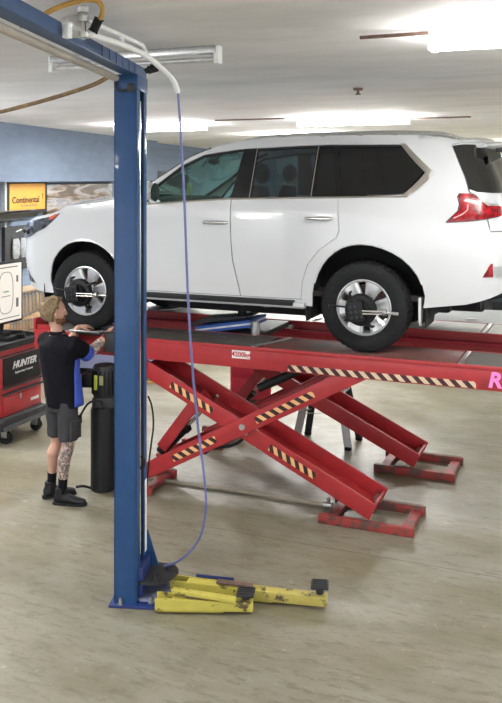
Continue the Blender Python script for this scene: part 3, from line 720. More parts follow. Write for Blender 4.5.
# ================================================================== scissor alignment lift
LZ = 1.48                                          # runway top
RUN = ((7.06, 7.62), (8.55, 9.15))                 # near and far runway, in depth
lift = thing('alignment_lift', 'red scissor alignment lift holding up the white vehicle', 'vehicle lift', (-3.0, 8.1, 0))
LO = Vector((-3.0, 8.1, 0))
def L(x, y, z): return Vector((x, y, z))-LO
UA, UB = -5.28, .25
def runway(v0, v1, near):
    mb = MB(); mb.box(L(UA, v0, LZ-.195), L(UB, v1, LZ-.012), .006)
    r = mb.build('runway', M['red'], lift)
    mb = MB(); mb.box(L(UA, v0-.006, LZ-.030), L(UB, v0+.012, LZ+.003), .003); mb.build('edge_lip', M['red'], r)
    mb = MB(); mb.box(L(UA, v1-.012, LZ-.030), L(UB, v1+.006, LZ+.003), .003); mb.build('edge_lip', M['red'], r)
    for x0, x1 in ((UA+.02, -4.98), (-4.56, -2.86), (-1.05, UB-.02)):
        MB().box(L(x0, v0+.012, LZ-.012), L(x1, v1-.012, LZ)).build('tread_surface', M['grime' if near else 'plate_pale'], r)
    mb = MB(); mb.cyl(L(-4.773, (v0+v1)/2, LZ-.012), L(-4.773, (v0+v1)/2, LZ+.001), .19, seg=40, bev=.003).box(L(-4.99, v0+.02, LZ-.012), L(-4.55, v1-.02, LZ-.006)); mb.build('turning_plate', M['steel'], r)
    mb = MB(); mb.box(L(-2.80, v0+.02, LZ-.012), L(-1.12, v1-.02, LZ+.0), .003); mb.build('slip_plate', M['ovals' if near else 'plate_pale'], r)
    for u in (-2.83, -1.08):
        mb = MB(); mb.box(L(u-.018, v0+.01, LZ-.01), L(u+.018, v1-.01, LZ+.006), .002, Matrix.Rotation(-.35 if u < -2 else .0, 3, 'Z')); mb.build('plate_edge_bar', M['steel'], r)
    mb = MB(); vi = v1 if near else v0; s_ = 1 if near else -1
    mb.box(L(UA+.1, min(vi, vi+s_*.05), LZ-.13), L(UB-.1, max(vi, vi+s_*.05), LZ-.085), .004); mb.build('jack_rail', M['reddeep'], r)
    mb = MB(); mb.box(L(UA-.015, v0, LZ-.03), L(UA+.015, v1, LZ+.11), .006).box(L(UA, v0+.02, LZ-.01), L(UA+.16, v0+.035, LZ+.05)); mb.build('wheel_stop', M['red'], r)
    return r
r1 = runway(*RUN[0], True); r2 = runway(*RUN[1], False)
# stripes, lettering and decal on the near side of the near runway
v0 = RUN[0][0]
a, b = on_v(288, 372, v0), on_v(476, 385, v0)
o = MB().box((0, -.0035, -.027), (b.x-a.x, 0, .027)).build('hazard_stripe', M['haz_run'], r1, L(a.x, v0, LZ-.158))
c = on_v(241, 354.6, v0); lb = MB().box((-.088, -.003, -.036), (.088, 0, .036)).build('capacity_label', M['white'], r1, L(c.x, v0, c.z)); text('capacity_lettering', '4200kg', .062, M['cartred'], lb, (0, -.0045, 0), V_FACE, bold=.0012)
c = on_v(497, 381, v0); text('pink_decal', 'R', .17, M['pink'], r1, L(c.x-.02, v0-.009, c.z), V_FACE, bold=.006, shear=.2)
# oval stains left on the rear part of the treads are in the grime material; recessed oval pads
for u in (-.98, -.86):
    pass
def oriented(a, b):
    x = (b-a).normalized(); y = Vector((0, 1, 0)); z = x.cross(y)
    return Matrix((x, y, z)).transposed(), (b-a).length
def arm(nm, a, b, va, vb, h, web, stripes, lip=None):
    """channel arm from a to b (u, z); plates at va and vb; local x runs along the arm"""
    A, B = Vector((a[0], 0, a[1])), Vector((b[0], 0, b[1])); R3, ln = oriented(A, B)
    mb = MB(); t = .022
    mb.box((-.06, va, -h/2), (ln+.06, va+t, h/2), .004); mb.box((-.06, vb-t, -h/2), (ln+.06, vb, h/2), .004)
    mb.box((0, va+t*.5, -h/2+.004), (ln, vb-t*.5, -h/2+.02)) if web else None
    if not web:
        mb.box((0, va+t*.5, -h/2+.02), (.05, vb-t*.5, h/2-.02)).box((ln-.05, va+t*.5, -h/2+.02), (ln, vb-t*.5, h/2-.02))
    else: mb.box((ln+.03, va+t*.5, -h/2), (ln+.05, vb-t*.5, h/2-.02))
    o = mb.build(nm, M['red'], lift, A-LO); o.rotation_euler = R3.to_euler()
    for s0, s1, flip in stripes:
        q = MB().box((0, -.004, -.030), (s1-s0, 0, .030)).build('hazard_stripe', M['haz_arm'], o, (s0, va, 0))
    for x in (ln/2,):
        mb = MB(); mb.cyl((x, va-.012, 0), (x, vb+.012, 0), .028, seg=20, bev=.004); mb.build('pivot_pin', M['steel'], o)
    return o
def base_frame(u0, u1, va, vb, far):
    for v in (va, vb-.05): o = MB().box(L(u0, v, 0), L(u1, v+.05, .075), .005).build('base_rail', M['redfoot'], lift)
    for x0, x1 in ((u1-.12, u1-.03), (u0+.05, u0+.14)): MB().box(L(x0, va+.045, .012), L(x1, vb-.045, .045)).build('base_crossbar', M['redfoot'], lift)
    mb = MB(); mb.box(L(u0+.02, vb-.052, .078), L(u1-.02, vb-.004, .083)); mb.build('roller_track', M['rust'], o)
    return o
for (va, vb), uu, fr in (((7.04, 7.60), (-2.29, -1.46), 0), ((8.50, 9.08), (-2.17, -1.35), 1)):
    d = .08 if fr else 0
    st = [(.36, .88, 0), (1.50, 2.0, 0)] if not fr else []
    B = arm('scissor_arm', (-4.12+d, 1.23), (-1.87+d, .165), va+.06, vb-.06, .15, True, [(.40, .88, 0), (1.50, 1.98, 0)] if not fr else [])
    A = arm('scissor_arm', (-4.10+d, .17), (-1.93+d, 1.33), va+.03, vb, .145, False, [(.43, .93, 0), (1.38, 2.00, 0)] if not fr else [])
    base_frame(uu[0], uu[1], va+.01, vb, fr)
    base_frame(-4.45+d, -3.95+d, va+.01, vb, fr)
    for v in (va+.085, vb-.085):
        mb = MB(); mb.cyl(L(-1.87+d, v-.02, .115), L(-1.87+d, v+.02, .115), .038, seg=20, bev=.004); mb.build('roller', M['steel'], lift)
    # upper brackets under the runway
    for u in (-4.12+d,):
        mb = MB(); mb.box(L(u-.10, va+.03, 1.17), L(u+.10, va+.05, 1.30)).box(L(u-.10, vb-.05, 1.17), L(u+.10, vb-.03, 1.30)); mb.build('pivot_bracket', M['red'], lift)
    # lifting cylinder with its lever
    vm = (va+vb)/2
    mb = MB(); mb.cyl(L(-3.98+d, vm, .34), L(-3.70+d, vm, .62), .052, seg=24, bev=.008).cyl(L(-3.73+d, vm, .59), L(-3.70+d, vm, .62), .062, seg=24); cy = mb.build('hydraulic_cylinder', M['plastic'], lift)
    mb = MB(); mb.cyl(L(-3.72+d, vm, .60), L(-3.38+d, vm, .94), .022, seg=16); mb.build('piston_rod', M['chrome'], cy)
    mb = MB(); mb.beam(L(-3.93+d, vm-.09, .40), L(-3.52+d, vm-.09, .93), .02, .11, .004).beam(L(-3.93+d, vm+.09, .40), L(-3.52+d, vm+.09, .93), .02, .11, .004); mb.build('lever_arm', M['red'], lift)
    mb = MB(); mb.tube([L(-3.95+d, vm-.1, .40), L(-3.7+d, vm, .30), L(-3.45+d, vm+.05, .42), L(-3.2+d, vm, .48), L(-3.05+d, vm, .62)], .014, 8, 3); mb.build('hydraulic_hose', M['rubber'], lift)
    mb = MB(); mb.cyl(L(-3.46+d, vm-.12, .45), L(-3.46+d, vm+.12, .45), .045, seg=20, bev=.006); mb.build('valve_block', M['plastic'], lift)
    mb = MB(); mb.cyl(L(-2.95+d, vm, 1.05), L(-2.55+d, vm, 1.25), .04, seg=20, bev=.006); mb.build('lock_cylinder', M['plastic'], lift)
# torsion tube joining the two scissors
mb = MB(); mb.cyl(L(-3.03, 7.1, .70), L(-3.03, 9.0, .70), .035, seg=20); mb.build('torsion_tube', M['reddeep'], lift)

# jack between the runways
c = on_v(222, 322, 7.65)
jk_parts = 1
jk = thing('rolling_jack', 'blue and white rolling jack between the runways of the red lift', 'jack', (c.x, 8.08, LZ-.03))
MB().box((-.20, -.42, -.025), (.40, .42, .03), .008).build('carriage_frame', M['charcoal'], jk)
for y in (-.42, .42):
    MB().box((-.24, y-.045, -.045), (.44, y+.045, -.01), .006).build('slide_shoe', M['steel'], jk)
MB().prism([(-.30, -.015), (.28, .095), (.30, .095), (.30, .16), (-.30, .055)], .40, lambda a, b, d: Vector((a, -.42+d, b))).build('lifting_beam', M['white'], jk)
for dz in (0, .045): MB().prism([(-.30, .030), (.305, .135), (.305, .160), (-.30, .055)], .42, lambda a, b, d: Vector((a, -.43+d, b+.004-dz))).build('blue_band', M['jackblue'], jk)
MB().prism([(-.42, .02), (-.28, .075), (.22, .165), (.22, .18), (-.30, .12), (-.44, .05)], .30, lambda a, b, d: Vector((a, -.30+d, b))).build('top_cover', M['charcoal'], jk)
MB().cyl((.12, -.2, .16), (.12, -.2, .225), .045, seg=20, bev=.006).build('lifting_pad', M['rubber'], jk)
MB().cyl((.36, -.44, .02), (.36, -.44, .15), .045, seg=20, bev=.006).build('air_motor', M['steel'], jk)
MB().box((.02, -.47, -.035), (.26, -.40, .03), .01).build('valve_block', M['plastic'], jk)
MB().cyl((.18, -.47, -.03), (.32, -.47, -.03), .022, seg=14).build('pump_cylinder', M['chrome'], jk)
MB().tube([(-.30, -.42, .02), (-.42, -.44, .01), (-.50, -.45, .025), (-.62, -.45, .0)], .014, 8, 1).build('pump_handle', M['chrome'], jk)

# ================================================================== blue two-post lift
PH = TH-math.radians(6.2)                          # its beam runs a little across the bay
pc = ground(114, 605.5); tp_ = Vector((pc.x, pc.y, 0))
tpl = thing('two_post_lift', 'tall dark blue lift post with an overhead beam and yellow arms on the floor', 'vehicle lift', tp_, PH)
HT = 3.70
mb = MB(); mb.box((0, 0, .02), (.162, .014, HT), .002).box((0, 0, .02), (.012, .30, HT), .002).box((0, .286, .02), (.162, .30, HT), .002)
mb.box((.150, 0, .02), (.164, .095, HT), .002).box((.150, .215, .02), (.164, .30, HT), .002)
post = mb.build('post', M['blue'], tpl)
MB().box((-.03, -.035, 0), (.33, .36, .02), .004).build('base_plate', M['blue_dk'], tpl)
for x, y in ((.05, -.018), (.26, .02), (.26, .30)): MB().cyl((x, y, .02), (x, y, .065), .011, seg=10).cyl((x, y, .02), (x, y, .032), .02, seg=6).build('anchor_bolt', M['steel'], tpl)
mb = MB(); mb.prism([(.164, .02), (.30, .02), (.175, .42), (.164, .42)], .014, lambda a, b, d: Vector((a, .285+d, b))); mb.build('gusset', M['blue'], tpl)
MB().cyl((.13, .155, .30), (.13, .155, 3.55), .026, seg=18).build('ram', M['chrome'], tpl)
MB().box((.10, .10, .9), (.145, .21, 1.0), .005).build('safety_latch', M['plastic'], tpl)
MB().box((.146, .105, .30), (.149, .20, 3.5)).build('chain_guard', M['liner'], tpl)
MB().tube([(.17, .12, 1.02), (.19, .11, .98), (.18, .10, .93), (.165, .10, .95)], .012, 8, 1).build('release_handle', M['plastic'], tpl)
MB().box((.165, .235, .28), (.168, .285, .80)).build('height_label', M['white'], tpl)
# carriage and arms
car_ = MB().box((.10, .03, .06), (.20, .275, .26), .008).build('carriage', M['blue_dk'], tpl)
def head_plate():
    mb = MB(); poly = [(.16, .02), (.30, .02), (.385, .10), (.42, .24), (.36, .33), (.17, .34)]
    mb.prism(rnd(poly, .03), .022, lambda a, b, d: Vector((a, b, .165-d))); return mb
head_plate().build('pivot_plate', M['charcoal'], tpl)
mb = MB(); poly = [(.16, .02), (.30, .02), (.385, .10), (.40, .24), (.35, .31), (.17, .32)]
mb.prism(rnd(poly, .03), .018, lambda a, b, d: Vector((a, b, .045-d))); mb.build('pivot_plate', M['slate'], tpl)
W2L = Matrix.Rotation(-PH, 3, 'Z')
def tl(px, py, z): return W2L @ (ground(px, py, z)-tp_)
for p_ in ((.28, .07), (.345, .235)): MB().cyl((p_[0], p_[1], .15), (p_[0], p_[1], .185), .03, seg=20, bev=.005).cyl((p_[0], p_[1], .185), (p_[0], p_[1], .200), .016, seg=12).build('pivot_bolt', M['charcoal'], tpl)
def swing_arm(p0, pm, p1, w0, w1, h0, padz, m2):
    """p0 pivot, pm end of the outer box, p1 end of the inner slide"""
    a = MB(); d = (pm-p0).normalized(); n = Vector((-d.y, d.x, 0))
    z0, z1 = .012, .012+h0
    q = [p0-n*w0, p0+n*w0, pm+n*w0*.80, pm-n*w0*.80]
    # an open-ended box arm
    for s_ in (1, -1):
        a.prism([(0, z0), (0, z1), ((pm-p0).length, z1-.02), ((pm-p0).length, z0)], .010, lambda x, z, t, s_=s_: p0+d*x+n*(s_*(w0-.2*w0*x/(pm-p0).length-t))+Vector((0, 0, z)))
    a.prism([(.12, -1), (.12, 1), ((pm-p0).length, .8), ((pm-p0).length, -.8)], .010, lambda x, y, t: p0+d*x+n*(y*w0)+Vector((0, 0, z1-.004-t-.02*x/(pm-p0).length)))
    a.prism([(0, -1), (0, 1), ((pm-p0).length, .8), ((pm-p0).length, -.8)], .010, lambda x, y, t: p0+d*x+n*(y*w0)+Vector((0, 0, z0+t)))
    o = a.build('swing_arm', M['yellow'], tpl)
    sb = MB(); sb.beam(p0.lerp(pm, .55)+Vector((0, 0, z0+h0*.44)), p1+Vector((0, 0, z0+h0*.44)), w1*2, h0*.72, .006); sb.build('arm_slide', m2, o)
    sb = MB(); sb.beam(p0.lerp(pm, .45)+Vector((0, 0, z1+.004)), p0.lerp(pm, .80)+Vector((0, 0, z1-.006)), w0*1.2, .012, .003); sb.build('scuff_plate', M['rust'], o)
    pe = p1-d*.05+Vector((0, 0, 0))
    sb = MB(); sb.cyl(pe+Vector((0, 0, .10)), pe+Vector((0, 0, padz)), .028, seg=18, bev=.003); st = sb.build('pad_stem', M['charcoal'], o)
    sb = MB(); sb.box(pe+Vector((-.062, -.062, padz-.002)), pe+Vector((.062, .062, padz+.022)), .010); 
    for i in range(4): sb.box(pe+Vector((-.05, -.052+i*.030, padz+.018)), pe+Vector((.05, -.040+i*.030, padz+.028)), .002)
    sb.build('lifting_pad', M['charcoal'], st); return o
z0 = Vector((0, 0, 0))
def gp(px, py): q = tl(px, py, 0); q.z = 0; return q
n0, n1 = gp(156, 610), gp(253, 612.5); swing_arm(n0, n0.lerp(n1, .70), n1, .052, .040, .095, .128, M['yellow'])
f0, f1 = gp(172, 592), gp(327, 607.5); swing_arm(f0, f0.lerp(f1, .66), f1, .048, .042, .095, .145, M['yellow_dirty'])
# guard strap beside each arm
mb = MB(); a_, b_ = tl(172, 590, .135), tl(236, 600, .115); mb.beam(a_, b_, .045, .03, .004); mb.build('arm_restraint', M['yellow'], tpl)
mb = MB(); a_, b_ = tl(196, 578, .09), tl(234, 582, .08); mb.beam(a_, b_, .012, .06, .004); mb.build('arm_guard', M['blue_dk'], tpl)
# overhead beam, conduit
bm = MB().box((.055, -4.3, 3.725), (.162, .30, 3.80), .004).build('overhead_beam', M['blue'], tpl)
for y in [-.05-.16*i for i in range(6)]: MB().box((.160, y-.006, 3.728), (.166, y+.006, 3.797)).build('weld_seam', M['blue_dk'], bm)
MB().box((.0, -.005, 3.62), (.17, .305, 3.726), .004).build('top_bracket', M['blue'], tpl)
mb = MB(); mb.cyl((.015, -4.3, 3.70), (.015, .0, 3.70), .024, seg=14); mb.build('conduit', M['cream'], tpl)
MB().box((.10, -.03, 3.60), (.15, -.002, 3.66), .006).tube([(.02, -.0, 3.70), (.02, -.04, 3.62), (.06, -.03, 3.60), (.10, -.02, 3.62)], .008, 8, 2).build('limit_switch', M['charcoal'], tpl)

# hose boom bolted on the beam
Zb = 4.5
P_ = lambda px, py, Z: at_z(px, py, Z)
bb = P_(74, 24, Zb)
boom = thing('hose_boom', 'white pipe boom on a silver hinge bracket above the blue beam', 'pipe', bb)
def rel(px, py, Z): return P_(px, py, Z)-bb
mb = MB(); mb.tube([rel(86, 33, 4.52), rel(100, 37.5, 4.7), rel(121.4, 44.3, 4.9), rel(146, 55, 5.15), rel(160, 67, 5.3), rel(174, 80.5, 5.45), rel(178, 92, 5.5)], .018, 12, 1); mb.build('main_pipe', M['white'], boom)
mb = MB(); mb.tube([rel(86, 20, 4.52), rel(108.7, 30, 4.75), rel(119.8, 34.8, 4.9), rel(142.5, 45.5, 5.13), rel(146.5, 55, 5.17)], .014, 12, 0); mb.build('top_pipe', M['white'], boom)
MB().cyl(rel(121.4, 36, 4.9), rel(121.4, 44, 4.9), .016).build('strut', M['white'], boom)
mb = MB(); mb.cyl(rel(83, 39.5, 4.5), rel(83, 6, 4.5), .016, seg=14); mb.build('hinge_pin', M['chrome'], boom)
for y in (10, 19, 35): MB().cyl(rel(83, y+2, 4.5), rel(83, y-2, 4.5), .032, seg=16, bev=.004).build('hinge_knuckle', M['galv'], boom)
mb = MB(); a_, b_, c_, d_ = rel(80, 38, 4.5), rel(80, 13, 4.5), rel(68, 15, 4.42), rel(46, 26, 4.3); e_ = rel(64, 38, 4.42)
vs_ = [mb.b.verts.new(q) for q in (a_, b_, c_, d_, e_)]; mb.b.faces.new(vs_)
o = mb.build('bracket_plate', M['galv'], boom); o.modifiers.new('thickness', 'SOLIDIFY').thickness = .02
MB().box(rel(67, 31, 4.35)-Vector((.016, .02, .038)), rel(67, 31, 4.35)+Vector((.020, .02, .034)), .004).build('clamp_block', M['white'], boom)
mb = MB(); mb.cyl(rel(149, 69.5, 5.3), rel(157, 67.5, 5.32), .028, seg=16, bev=.006).cyl(rel(145, 71.5, 5.3), rel(150, 69, 5.3), .018, seg=12); mb.build('swivel_joint', M['plastic'], boom)
hs = [P_(178, 91, 5.5), P_(180, 120, 5.5), P_(184.5, 200, 5.52), P_(187.5, 290, 5.55), P_(191.5, 360, 5.58), P_(198, 430, 5.6), P_(205, 480, 5.6), P_(206.5, 510, 5.62), P_(202, 535, 5.7), P_(190, 553, 5.82), P_(176, 563, 5.95), P_(164, 566, 6.05)]
def hose(name, pts, r, m, label, cat='hose', smooth=3, seg=8):
    o = Vector(pts[0]); ob = MB().tube([Vector(p)-o for p in pts], r, seg, smooth).build(name, m, None, o); return tag(ob, label, cat)
hose('air_hose', hs, .0085, M['hose_b'], 'long thin blue air hose hanging from the white pipe boom to the floor arms')
hose('yellow_hose', [P_(20, 26, 4.2), P_(38, 18, 4.25), P_(55, 8, 4.3), P_(78, 1, 4.4), P_(95, -1, 4.5), P_(103, 6, 4.52), P_(102, 16, 4.52), P_(98, 22, 4.5)], .014, M['hose_y'], 'dull yellow hose arching over the blue beam near the silver bracket')
o = MB().cyl(P_(99, 19, 4.5)-P_(99, 19, 4.5), P_(93, 31, 4.52)-P_(99, 19, 4.5), .024, seg=16, bev=.004).build('hose_grip', M['rubber'], None, P_(99, 19, 4.5)); tag(o, 'black rubber sleeve on the end of the yellow hose', 'hose fitting')
hose('taped_cable', [Vector((-8.2, 4.4, ZC-.02)), Vector((-7.6, 4.6, 3.62)), P_(-60, 118, 6.9), P_(-4, 113, 6.6), P_(15, 108.5, 6.4), P_(50, 99, 6.2), P_(85, 88, 6.0), P_(98, 83, 5.9), P_(110, 76, 5.85)], .016, M['brown'], 'brown taped cable sagging from the top of the blue post towards the left', 'cable')
hose('floor_hose', [ground(147, 478, .02), ground(190, 484, .02), ground(240, 491, .02), ground(290, 499, .02), ground(324, 505, .02)], .018, M['hose_t'], 'tan hose lying on the floor under the red lift')
c = ground(327, 505, .03); o = MB().cyl((-.03, 0, 0), (.05, 0, 0), .030, seg=16, bev=.005).cyl((.01, 0, -.0), (.01, 0, .07), .018, seg=12).build('hose_coupling', M['steel'], None, c); o.location.z = .031; tag(o, 'silver coupling on the end of the tan floor hose', 'hose fitting')
hose('yellow_floor_cable', [ground(140, 381, .012), ground(165, 384, .012), ground(186, 386, .012), ground(210, 385, .012)], .012, M['hose_y'], 'thin yellow cable on the floor behind the red lift', 'cable')
hose('black_cable', [P_(148, 396, 7.6), P_(152, 405, 7.6), P_(154, 425, 7.6), P_(151, 445, 7.6), P_(148, 470, 7.7), ground(146, 492, .012), ground(143, 495, .012)], .008, M['rubber'], 'short black cable looped beside the blue post under the red lift', 'cable')

# ================================================================== power unit by the post
c = ground(103, 489)
pu = thing('power_unit', 'black cylindrical hydraulic power unit standing behind the blue post', 'pump', (c.x, c.y, 0), TH)
mb = MB(); mb.lathe([(0, .0), (.105, .0), (.118, .012), (.118, .77), (.105, .80), (0, .80)], (0, 0, 0), 'Z', 36); mb.build('reservoir', M['plastic'], pu)
mb = MB(); mb.box((-.09, -.09, .80), (.11, .09, .90), .012).cyl((-.02, -.1, .85), (-.02, -.13, .85), .03, seg=14); mb.build('valve_block', M['charcoal'], pu)
mb = MB(); mb.lathe([(0, .90), (.10, .90), (.112, .915), (.112, 1.17), (.10, 1.20), (0, 1.205)], (.015, 0, 0), 'Z', 32); mo = mb.build('motor', M['charcoal'], pu)
mb = MB()
for i in range(18):
    a = i*PI/9; mb.box((.105, -.004, .93), (.125, .004, 1.16), rot=Matrix.Rotation(a, 3, 'Z'), piv=(0, 0, 0))
o = mb.build('cooling_fins', M['plastic'], mo, (.015, 0, 0))
MB().box((-.19, -.10, 1.00), (-.09, -.01, 1.13), .01).build('switch_box', M['plastic'], pu)
MB().box((-.065, -.128, .985), (-.032, -.118, 1.125), .008).build('yellow_label', mat('yellow_green_label', (.45, .50, .06), .6), mo)
MB().box((-.015, -.134, 1.03), (.025, -.124, 1.12), .004).build('rating_plate', mat('brass_rating_plate', (.30, .29, .14), .6), mo)
MB().tube([(-.06, -.07, .87), (-.12, -.09, .86), (-.17, -.10, .79), (-.20, -.10, .73)], .010, 8, 1).ball((-.205, -.10, .72), .024, seg=12).build('lever', M['rubber'], pu)
MB().tube([(-.11, -.03, .02), (-.18, -.05, .05), (-.25, -.06, .04)], .013, 8, 1).build('foot_bracket', M['plastic'], pu)
MB().box((-.10, .09, .72), (.10, .115, .78), .004).build('mounting_strap', M['steel'], pu)

# ================================================================== ladder behind the lift
ft = [ground(297, 438), ground(348, 450), ground(308, 434.5), ground(359, 440)]
lc_ = (ft[0]+ft[1]+ft[2]+ft[3])/4
ld_ = thing('step_ladder', 'aluminium step ladder standing behind the red scissor arms', 'ladder', lc_)
tz = 1.16
tops = [q*.30+lc_*.70 for q in ft]; ax = (ft[1]-ft[0]).normalized()
def rl(q, z): r = Vector(q)-lc_; r.z = z; return r
ty = [lc_+(ft[0]-lc_)*.30, lc_+(ft[1]-lc_)*.30, lc_+(ft[2]-lc_)*.30, lc_+(ft[3]-lc_)*.30]
for i in range(4): MB().beam(rl(ft[i], .03), rl(ty[i], tz), .075, .030, .004, up=(0, 1, 0)).build('leg', M['alu'] if i < 2 else M['charcoal'], ld_)
for i in range(4): MB().box(rl(ft[i], 0)-Vector((.035, .03, 0)), rl(ft[i], .035)+Vector((.035, .03, 0)), .005).build('rubber_foot', M['rubber'], ld_)
for k in (.27, .52, .77):
    a_, b_ = rl(ft[1].lerp(ty[1], k), tz*k), rl(ft[3].lerp(ty[3], k), tz*k); MB().beam(a_, b_, .07, .022, .003).build('tread', M['alu'], ld_)
    a_, b_ = rl(ft[0].lerp(ty[0], k), tz*k), rl(ft[2].lerp(ty[2], k), tz*k); MB().beam(a_, b_, .03, .02, .003).build('cross_brace', M['charcoal'], ld_)
MB().box(rl(lc_, tz-.02)-Vector((.14, .11, 0)), rl(lc_, tz+.02)+Vector((.14, .11, 0)), .008).build('top_cap', M['alu'], ld_)
MB().beam(rl(ft[0].lerp(ty[0], .25), tz*.25), rl(ft[1].lerp(ty[1], .33), tz*.33), .02, .008).build('spreader_bar', M['alu'], ld_)

# red cabinet far behind the scissors
c = ground(262, 404)
cb_ = thing('tool_cabinet', 'red steel cabinet with a blue label far behind the red scissor arms', 'cabinet', (c.x, c.y, 0), TH)
MB().box((-.42, 0, .06), (.12, .40, 1.15), .01).build('body', M['cartred'], cb_)
for i in range(4): MB().box((-.40, -.015, .10+i*.26), (.10, .002, .34+i*.26), .006).build('drawer', M['reddeep'], cb_)
MB().box((-.36, -.022, .78), (-.16, -.014, .96), .004).build('label_plate', mat('violet_blue_label', (.10, .08, .42), .5), cb_)
for x in (-.36, .06): MB().cyl((x-.02, .05, .035), (x+.02, .05, .035), .035, seg=16).build('caster', M['rubber'], cb_)

# ================================================================== left side: cart, screen, boards, signs
CU = -6.24                                         # plane of the cart front
def cu(px, py): return on_u(px, py, CU)
k0, k1 = ground(3, 443), ground(37, 429)
cart = thing('tool_cart', 'red and black wheeled equipment cabinet at the left edge', 'cabinet', (CU, k0.y, 0))
def cl(x, y, z): return Vector((x, y, z))
yv0, yv1 = -.10, .66
zb = .36; zt = 1.20
c_t = cu(30, 338); zt = c_t.z
MB().box((-.62, yv0, .30), (0, yv1, zt-.14), .012).build('body', M['cartred'], cart)
MB().box((-.66, yv0-.02, zt-.14), (.012, yv1+.02, zt-.05), .012).build('upper_band', M['charcoal'], cart)
MB().box((.0, yv0-.01, zt-.115), (.018, yv1+.01, zt-.06), .003).build('red_stripe', M['cartred'], cart)
tr = MB().box((-.70, yv0-.05, zt-.05), (.05, yv1+.05, zt-.02), .01).box((-.70, yv0-.05, zt-.02), (.05, yv0-.03, zt+.02), .004).box((-.70, yv1+.03, zt-.02), (.05, yv1+.05, zt+.02), .004).box((.03, yv0-.05, zt-.02), (.05, yv1+.05, zt+.02), .004).build('top_tray', M['charcoal'], cart)
dr = MB().box((0, yv0+.05, zt-.47), (.014, yv1-.02, zt-.15), .005).build('upper_door', M['plastic'], cart)
text('brand_lettering', 'HUNTER', .108, M['white'], dr, (.016, (yv0+yv1)/2+.04, zt-.26), U_FACE, shear=.35, bold=.004, sx=1.02)
text('small_lettering', 'Engineering Company', .034, M['white'], dr, (.016, (yv0+yv1)/2+.03, zt-.345), U_FACE, shear=.3, sx=1.1)
for z in (zt-.50, zt-.57): MB().box((0, yv0+.04, z), (.035, yv1+.0, z+.022), .006).build('rail', M['charcoal'], cart)
ld = MB().box((0, yv0+.05, .33), (.012, yv1-.02, zt-.60), .004).build('lower_door', M['cartred'], cart)
MB().box((.012, yv0+.33, zt-.66), (.024, yv0+.36, zt-.60), .003).build('latch', M['steel'], ld)
MB().box((.012, yv1-.22, .38), (.016, yv1-.07, .415), .002).build('badge', M['white'], ld)
MB().box((-.60, yv0-.06, .17), (.06, yv1+.06, .28), .02).build('base', M['charcoal'], cart)
MB().prism([(-.06, .17), (.06, .17), (.0, .30), (-.06, .30)], .80, lambda a, b, d: Vector((a+.02, yv0-.06+d+.03, b))).build('kick_panel', M['charcoal'], cart)
for x in (-.52, .0):
    for y in (0, .56):
        w_ = MB().cyl((x, y-.022, .065), (x, y+.022, .065), .065, seg=24, bev=.008).build('caster', M['rubber'], cart)
        MB().box((x-.04, y-.035, .07), (x+.04, y-.026, .18), .003).box((x-.04, y+.026, .07), (x+.04, y+.035, .18), .003).build('fork', M['steel'], w_)
# monitor
mo = thing('monitor', 'black framed screen with a wheel diagram above the red cart', 'screen', cart.location+Vector((-.42, .12, zt-.02)))
um = CU-.42
s0, s1 = on_u(21.5, 262, um+.04)-mo.location, on_u(21.5, 318, um+.04)-mo.location
ys = s0.y; zs1, zs0 = s0.z, s1.z; wd = .62
MB().box((0, ys-wd, zs0-.03), (.035, ys+.03, zs1+.03), .008).build('frame', M['plastic'], mo)
scn = MB().box((.034, ys-wd+.03, zs0), (.038, ys, zs1)).build('display', M['screen'], mo)
MB().tube([(-.02, ys-.3, zs0-.02), (-.04, ys-.3, .02)], .03, 10).box((-.10, ys-.45, 0), (.08, ys-.15, .018), .006).build('stand', M['plastic'], mo)
hgt = zs1-zs0
for (yy, zz, w_, h_, m_) in ((-.08, .30, .045, .11, 'ink_grey'), (-.50, .30, .045, .11, 'ink_grey'), (-.08, .72, .035, .08, 'ink_grey'), (-.50, .72, .035, .08, 'ink_grey'), (-.29, .52, .10, .014, 'ink_green'), (-.29, .44, .16, .008, 'ink_grey'), (-.29, .94, .44, .012, 'ink_grey'), (-.29, .06, .50, .010, 'ink_grey')):
    c_ = Vector((.0385, ys+yy, zs0+hgt*zz)); MB().box(c_-Vector((.0005, w_/2, h_/2)), c_+Vector((.0008, w_/2, h_/2)), 0).build('diagram_mark', M[m_], scn)
c_ = Vector((.0388, ys-.29, zs0+hgt*.50))
MB().tube([c_+Vector((0, .13*abs(math.cos(i*PI/16))**.6*(1 if math.cos(i*PI/16) > 0 else -1), hgt*.36*abs(math.sin(i*PI/16))**.7*(1 if math.sin(i*PI/16) > 0 else -1))) for i in range(33)], .004, 6).build('vehicle_outline', M['ink_grey'], scn)
# clutter in the tray
for i, (px, py, nm, lab, cat, dims, m_) in enumerate([(6, 335, 'adaptor_block', 'dark alignment adaptor lying in the cart tray, left one', 'tool', (.10, .13, .07), 'plastic'), (24, 334, 'cable_bundle', 'bundle of dark cable lying in the middle of the cart tray', 'cable', (.13, .13, .05), 'rubber')]):
    p_ = on_u(px, py, CU-.25)
    z_ = zt-.018
    mb = MB()
    if nm == 'cable_bundle':
        for q in range(3): mb.tube([(.12*math.cos(a*PI/8)*(1-.1*q), .10*math.sin(a*PI/8), .014+.02*q) for a in range(17)], .012, 8)
    else: mb.box((-.1, -.1, 0), (.1, .1, .05), .02).cyl((0, 0, .05), (0, 0, .085), .05, seg=18, bev=.006).cyl((-.05, .02, .03), (.16, .10, .06), .012)
    o = mb.build(nm, M[m_], None, (p_.x, min(max(p_.y, cart.location.y+.0), cart.location.y+.5), z_)); tag(o, lab, cat)
for k, (q, r_, cc) in enumerate([((.0, .56), .3, 'chrome'), ((.0, .48), .1, 'chrome')]):
    pass

